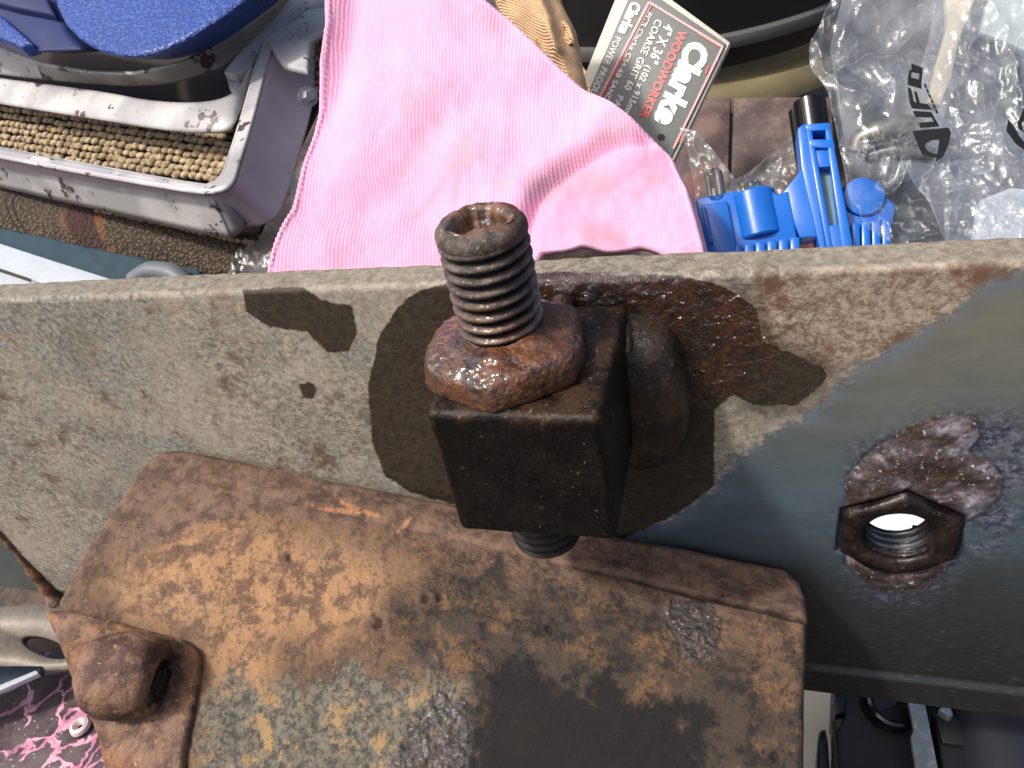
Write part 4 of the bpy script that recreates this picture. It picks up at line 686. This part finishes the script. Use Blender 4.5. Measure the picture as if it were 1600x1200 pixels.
gx, gy = rows([(412, 300), (392, 350), (370, 392), (352, 440)], [(500, 220), (480, 300), (440, 370), (432, 440)], 60, 60); P3 = Pl(400, 400, 3.2, (.1, -.6, .8)); P = P3(gx, gy) + P3.n * (.05 * fbm(gx, gy, 0, .02, 4, 3))[..., None]; tag(sheet('bag_scrap', P, FILM2, None, .004), 'dull clear plastic bag corner between the white frame and pink cloth', 'plastic bag')
c_ = P2(240, 424, .0); tag(tube('grey_hose', [P2(205, 440, -.02), P2(235, 424, .0), P2(270, 428, 0), P2(300, 450, -.02)], [.04, .05, .05, .04], plain('grey_rubber', (98, 104, 108), .5), None, 16, 30), 'short grey rubber hose end low behind the rail under the tweed cloth', 'hose')
# ---- blue case, top left
BCP = Pl(200, 60, 3.9, (0, -.45, .9)); m = M('grained_blue_plastic'); vv = m.noise(44, 3, .5, m.warp(None, 30, .02)); c = m.mix(m.noise(2), (12, 46, 118), (24, 68, 150)); m.out(m.mix(m.ma('MULTIPLY', m.ss(vv, .5, .62), .14), c, (120, 160, 220)), .38, 0, m.bump(m.ss(vv, .42, .6), .5, .012)); DB = plain('dark_blue_plastic', (8, 30, 84), .7, 0, 10, .1, .3)
bc = thing('blue_case', 'grained blue plastic case resting above the white frame', 'plastic case', BCP(200, 60, -.5))
o_ = [(78, -90), (80, 10), (96, 42), (118, 64), (148, 82), (182, 91), (216, 92), (250, 84), (292, 64), (340, 34), (392, -4), (470, -90)]
slab('lid', o_, BCP, .5, m.m, bc, 0, .10, 6, (-.25, .9, -.25))
slab('side_shell', [(-140, -60), (84, -10), (104, 50), (130, 78), (60, 82), (0, 62), (-140, 24)], BCP, .35, DB, bc, -.10, .03, 3, (-.25, .9, -.25)); slab('side_rib', [(-140, -10), (0, 22), (50, 66), (30, 72), (0, 58), (-140, 14)], BCP, .1, m.m, bc, -.05, .02, 3); slab('side_rib', [(-60, -40), (70, -10), (84, 22), (20, 10), (-60, -12)], BCP, .1, DB, bc, -.04, .02, 3)
# ---- clear bags with print, right
BG = Pl(1450, 380, 2.6, (.02, -.62, .78))
def film(name, L, Rr, off, amp, seed, mat, lab, nu=200, nv=160, group=None, par=None):
    gx, gy = rows(L, Rr, nu, nv); rn_ = lambda s, sd: 1 - np.abs(fbm(gx, gy, 0, s, 3, sd)) * 2
    h = amp * (.6 * fbm(gx, gy, 0, .006, 3, seed) + .5 * np.maximum(rn_(.009, seed + 3), .5) ** 3 * .6 + .06 * np.maximum(rn_(.03, seed + 6), .3) ** 2); P = BG(gx, gy, off) + BG.n * h[..., None]
    o = sheet(name, P, mat, par, .003); return o, h
bagL = [(1320, -60), (1300, 5), (1264, 78), (1266, 112), (1290, 146), (1304, 200), (1318, 262), (1326, 310), (1352, 352), (1392, 380), (1420, 440)]
bagR = [(1760, -60), (1760, 20), (1760, 90), (1760, 120), (1760, 160), (1760, 200), (1760, 260), (1760, 310), (1760, 350), (1760, 380), (1760, 440)]
bag = thing('printed_bag', 'crumpled clear plastic bag with black UFO print over the grey clutter', 'plastic bag', BG(1500, 400, 0))
film('film', bagL, bagR, .0, .10, 81, FILM, '', par=bag)
film('film_fold', [(1470, -60), (1450, 60), (1436, 130), (1470, 300), (1480, 440)], [(1760, -60)] * 1 + [(1760, 60), (1760, 130), (1760, 300), (1760, 440)], .10, .09, 95, FILM, '', par=bag)
b2, _ = film('clear_bag', [(1408, 258), (1416, 276), (1450, 320), (1500, 440)], [(1760, 225), (1760, 300), (1760, 380), (1760, 440)], .20, .10, 120, FILM, ''); tag(b2, 'loose clear plastic flap low over the printed bag, bright with glints', 'plastic bag')
INK = plain('black_ink', (14, 13, 13), .3); z6 = lambda pts: [(1340 + x / 6.0, 60 + y / 6.0) for x, y in pts]
def inkpoly(pts, nm='printed_letter', off=.22): return slab(nm, z6(pts), BG, .003, INK, bag, off, 0)
for q in ([(505, 235), (612, 275), (608, 330), (505, 310)], [(500, 365), (600, 392), (600, 468), (470, 430), (472, 356)], [(505, 300), (508, 312), (500, 372), (472, 366), (488, 290)], [(580, 318), (610, 322), (600, 400), (574, 390)]): inkpoly(q)
for q in ([(470, 455), (502, 474), (530, 600), (488, 590)], [(530, 495), (556, 502), (586, 612), (556, 606)], [(486, 588), (560, 600), (662, 618), (690, 665), (600, 660), (510, 652)], [(520, 678), (690, 690), (706, 738), (545, 735)], [(690, 690), (765, 820), (728, 800), (690, 730)], [(572, 790), (730, 778), (765, 824), (588, 836)]): inkpoly(q)
for q in ([(515, 868), (850, 835), (876, 880), (768, 945), (700, 950), (640, 985), (560, 985)], [(768, 945), (876, 880), (852, 1000), (802, 1110), (735, 1155), (748, 1085)], [(560, 985), (640, 985), (632, 1020), (660, 1055), (700, 1075), (748, 1085), (745, 1112), (680, 1112), (600, 1080)]): inkpoly(q, 'printed_emblem')
for i in range(6): x = 622 + i * 21; y = 420 + i * 48; inkpoly([(x, y), (x + 18, y + 10), (x + 30, y + 40), (x + 8, y + 34)], 'printed_letter')
inkpoly([(1412, 760), (1470, 830), (1520, 920), (1600, 1010), (1600, 1070), (1480, 980), (1395, 860)], 'printed_emblem'); inkpoly([(1560, 650), (1600, 620), (1600, 700), (1540, 800), (1560, 880), (1510, 840), (1500, 790)], 'printed_emblem')
# contents behind the film
GT = M('slate_sheet'); a1 = GT.noise(2.2, 6, .6, GT.warp(None, 2, .4)); GT.out(GT.mix(GT.ss(a1, .35, .65), (40, 42, 47), (84, 88, 94)), .5, 0, GT.bump(a1, .15, .02))
gx, gy = rows([(1330, -60), (1300, 60), (1310, 160), (1330, 300), (1380, 440)], [(1800, -60), (1800, 60), (1800, 160), (1800, 300), (1800, 440)], 120, 100); P = BG(gx, gy, -.45) + BG.n * (.08 * fbm(gx, gy, 0, .008, 2, 33))[..., None]; tag(sheet('grey_dust_sheet', P, GT.m, None, .03), 'grey crumpled dust sheet lying under the clear bags', 'dust sheet')
TN = plain('pale_cardboard', (178, 166, 142), .8, 0, 14, .3, .2); PG = plain('pale_green_card', (150, 164, 158), .6, 0, 6, .2, .12)
tag(slab('cardboard_strip', [(1475, -40), (1540, -40), (1500, 60), (1488, 120), (1470, 165), (1448, 160), (1462, 100), (1480, 40)], BG, .05, TN, None, -.22, .012), 'crumpled strip of pale cardboard inside the clear bag beside the print', 'cardboard')
tag(slab('green_card', [(1560, -60), (1800, -60), (1800, 90), (1600, 78), (1530, 50)], BG, .04, PG, None, -.26, .012), 'pale green card inside the clear bag above the print', 'card')
tag(slab('white_wrapper', [(1530, 310), (1580, 290), (1700, 300), (1700, 440), (1560, 440), (1520, 380)], BG, .05, plain('white_wrapper', (176, 180, 186), .35, 0, 5, 1.0, .25, .06), None, .02, .02), 'bright white wrapper under the clear flap', 'wrapper')
tag(tube('bent_steel_bar', [BG(1338, 240, -.16), BG(1345, 218, -.14), BG(1372, 206, -.12), BG(1420, 196, -.12), BG(1440, 214, -.14)], [.032, .04, .042, .04, .036], plain('dull_steel', (142, 136, 122), .3, .7), None, 18, 50), 'curved dull steel handle seen through the clear bag', 'handle')
tag(tube('steel_rod', [BG(1350, 246, -.2), BG(1400, 236, -.18), BG(1460, 244, -.18)], [.03, .034, .03], plain('dark_steel', (92, 90, 88), .35, .6), None, 16, 30), 'dark steel rod seen through the clear bag under the curved handle', 'rod')
gx, gy = rows([(1060, 195), (1075, 240), (1085, 300), (1090, 420)], [(1090, 205), (1130, 255), (1160, 300), (1180, 420)], 50, 60); P = HP(gx, gy, -.22) + HP.n * (.04 * fbm(gx, gy, 0, .03, 3, 66))[..., None]; tag(sheet('bag_corner', P, FILM2, None, .004), 'clear bag corner between the card and the first bulb', 'plastic bag')
gx, gy = rows([(1240, 210), (1180, 262), (1130, 300), (1110, 420)], [(1262, 215), (1262, 262), (1262, 300), (1262, 420)], 50, 60); P = HP(gx, gy, -.28) + HP.n * (.05 * fbm(gx, gy, 0, .03, 3, 67))[..., None]; tag(sheet('bag_corner', P, FILM2, None, .004), 'clear bag film behind the blue post and the short bulb', 'plastic bag')
# ---- things under the rail, right
UZ = Pl(1400, 1150, 1, (0, 0, 1)); UZ.o = PZ(1400, 1150, -3.15)
LZ = Pl(1400, 1150, 1, (0, 0, 1)); LZ.o = PZ(1400, 1150, -3.5)
tag(slab('cream_sheet', [(1180, 1000), (1330, 1000), (1330, 1330), (1180, 1330)], LZ, .03, plain('cream_white', (214, 206, 178), .6, 0, 5, .2, .12), None, 0, .01), 'cream sheet under the right end of the rusty bracket', 'sheet')
BC = plain('black_moulding', (24, 25, 24), .42, 0, 25, .2, .3)
ub = thing('black_device', 'black moulded plastic device with a round boss under the rail', 'device', UZ(1380, 1180, -.3))
slab('body', [(1304, 1040), (1422, 1040), (1430, 1150), (1436, 1300), (1306, 1300), (1304, 1146), (1318, 1118), (1302, 1100)], UZ, .25, BC, ub, 0, .012); slab('rib', [(1300, 1128), (1306, 1124), (1318, 1300), (1308, 1300)], UZ, .1, BC, ub, .02, .006); slab('clip', [(1280, 1142), (1290, 1138), (1294, 1160), (1302, 1300), (1274, 1300), (1277, 1162)], UZ, .2, BLK, ub, -.02, .008); slab('body_corner', [(1304, 1060), (1322, 1080), (1320, 1112), (1304, 1118)], UZ, .05, BLK, ub, .03, .008)
c_ = UZ(1390, 1104, 0); lathe('boss', [(.115, -.02), (.105, .05), (.10, .07), (.088, .075), (.078, .065), (.074, .0), (.001, -.0)], c_, (.10, -.2, 1), BLK, ub, 56)
slab('side_box', [(1456, 1112), (1508, 1120), (1520, 1168), (1528, 1300), (1484, 1300), (1466, 1158)], UZ, .2, BC, ub, .0, .010); slab('side_box_lid', [(1460, 1115), (1502, 1122), (1512, 1166), (1472, 1160)], UZ, .03, BC, ub, .02, .008); slab('side_bridge', [(1430, 1040), (1540, 1040), (1540, 1300), (1440, 1300)], UZ, .15, BLK, ub, -.08, .01)
m = M('iridescent_zinc'); n1 = m.noise(4, 3, .5); c = m.ramp(n1, [(.3, (150, 140, 148)), (.5, (140, 156, 146)), (.7, (130, 132, 126))]); m.out(m.mix(m.ss(m.noise(40), .5, .7), c, (178, 174, 172)), .35, .6, m.bump(m.noise(40), .3, .004)); tag(slab('zinc_strap', [(1412, 1040), (1438, 1060), (1446, 1100), (1466, 1200), (1490, 1300), (1452, 1300), (1430, 1200), (1423, 1150), (1428, 1140), (1420, 1100)], UZ, .03, m.m, None, .10, .006), 'pale zinc plated strap on the black device below the rail', 'metal strap')
tag(tube('dark_roll', [UZ(1530, 1040, -.05), UZ(1560, 1130, -.05), UZ(1600, 1300, -.05)], [.16, .17, .18], plain('dark_cloth_roll', (24, 25, 32), .6, 0, 20, .3, .3), None, 28, 40), 'dark blue black roll next to the device under the rail', 'roll')
tag(slab('pale_clip', [(1466, 1108), (1482, 1098), (1490, 1116), (1484, 1120)], UZ, .05, plain('pale_metal', (148, 160, 168), .3, .4), None, .06, .006), 'small pale metal clip just under the rail between the strap and roll', 'clip')
# paper seen through the nut
w_c = PZ(1398, 812, -3.50); wp = prism('white_paper', [w_c + np.array([x, y, 0]) for x, y in ((-.7, -.5), (.7, -.5), (.7, .9), (-.7, .9))], [w_c + np.array([x, y, -.02]) for x, y in ((-.7, -.5), (.7, -.5), (.7, .9), (-.7, .9))], plain('white_paper', (240, 240, 238), .7, 0, 10, .1, .03), None, .004); tag(wp, 'white paper behind the rail, seen through the hole of its welded nut', 'paper')
# ---- paint splattered board, bottom left
QZ = Pl(60, 1120, 1, (0, 0, 1)); QZ.o = PZ(60, 1120, -3.2); m = M('paint_splattered_board'); wv = m.warp(m.warp(None, 3, .35), 12, .08); ed = m.vor(6.0, wv, 'DISTANCE_TO_EDGE'); n1 = m.noise(9, 6, .7); n2 = m.noise(3, 3, .5, None, 0, 3)
vein = m.ma('MULTIPLY', m.ma('SUBTRACT', 1.0, m.ss(ed, .04, .07)), m.ss(n2, .46, .50)); bl_ = m.ss(m.noise(4, 5, .6, wv, 0, 7), .62, .64); dots = m.ma('SUBTRACT', 1.0, m.ss(m.vor(34), .10, .14))
c = m.mix(m.ss(n1, .4, .6), (62, 48, 54), (88, 74, 76)); c = m.mix(m.ma('MAXIMUM', vein, bl_), c, m.mix(m.ss(n1, .4, .6), (176, 108, 138), (212, 160, 180))); c = m.mix(m.ma('MULTIPLY', dots, m.ss(n1, .45, .55)), c, (196, 192, 196))
m.out(c, .5, 0, m.bump(m.ma('ADD', m.ma('MAXIMUM', vein, bl_), m.ma('MULTIPLY', n1, .5)), .6, .015)); tag(slab('splattered_board', [(-200, 1030), (200, 1010), (260, 1040), (300, 1400), (-200, 1400)], QZ, .1, m.m, None, 0, .01), 'dark board covered in dried pink and white paint under the bolt stub', 'board')
wsh = QZ(126, 1136, .02); lathe('paint_daub', [(.012, .0), (.02, .018), (.03, .026), (.045, .018), (.05, 0)], wsh, (0, 0, 1), plain('pale_daub', (206, 186, 188), .5, 0, 30, .4, .12), None, 24)
bpy.data.objects['paint_daub']['label'] = 'round pale daub of paint with a hole on the splattered board'; bpy.data.objects['paint_daub']['category'] = 'paint daub'
Q2 = Pl(60, 1120, 1, (0, 0, 1)); Q2.o = PZ(60, 1060, -2.95); cs = thing('chrome_strip', 'dark chrome strip with a painted white reflection along its edge under the slotted lug', 'strip', Q2(10, 1060, -.05))
slab('strip_face', [(-160, 1040), (66, 1040), (62, 1052), (-10, 1080), (-160, 1140)], Q2, .04, plain('blue_chrome', (60, 70, 86), .15, .8, 10, .1, .3), cs, 0, .006); slab('painted_reflection', [(-160, 1128), (-10, 1074), (56, 1047), (60, 1052), (-8, 1082), (-160, 1138)], Q2, .03, WH2, cs, .014, .004)  # white strip laid along the chrome to stand for its reflection
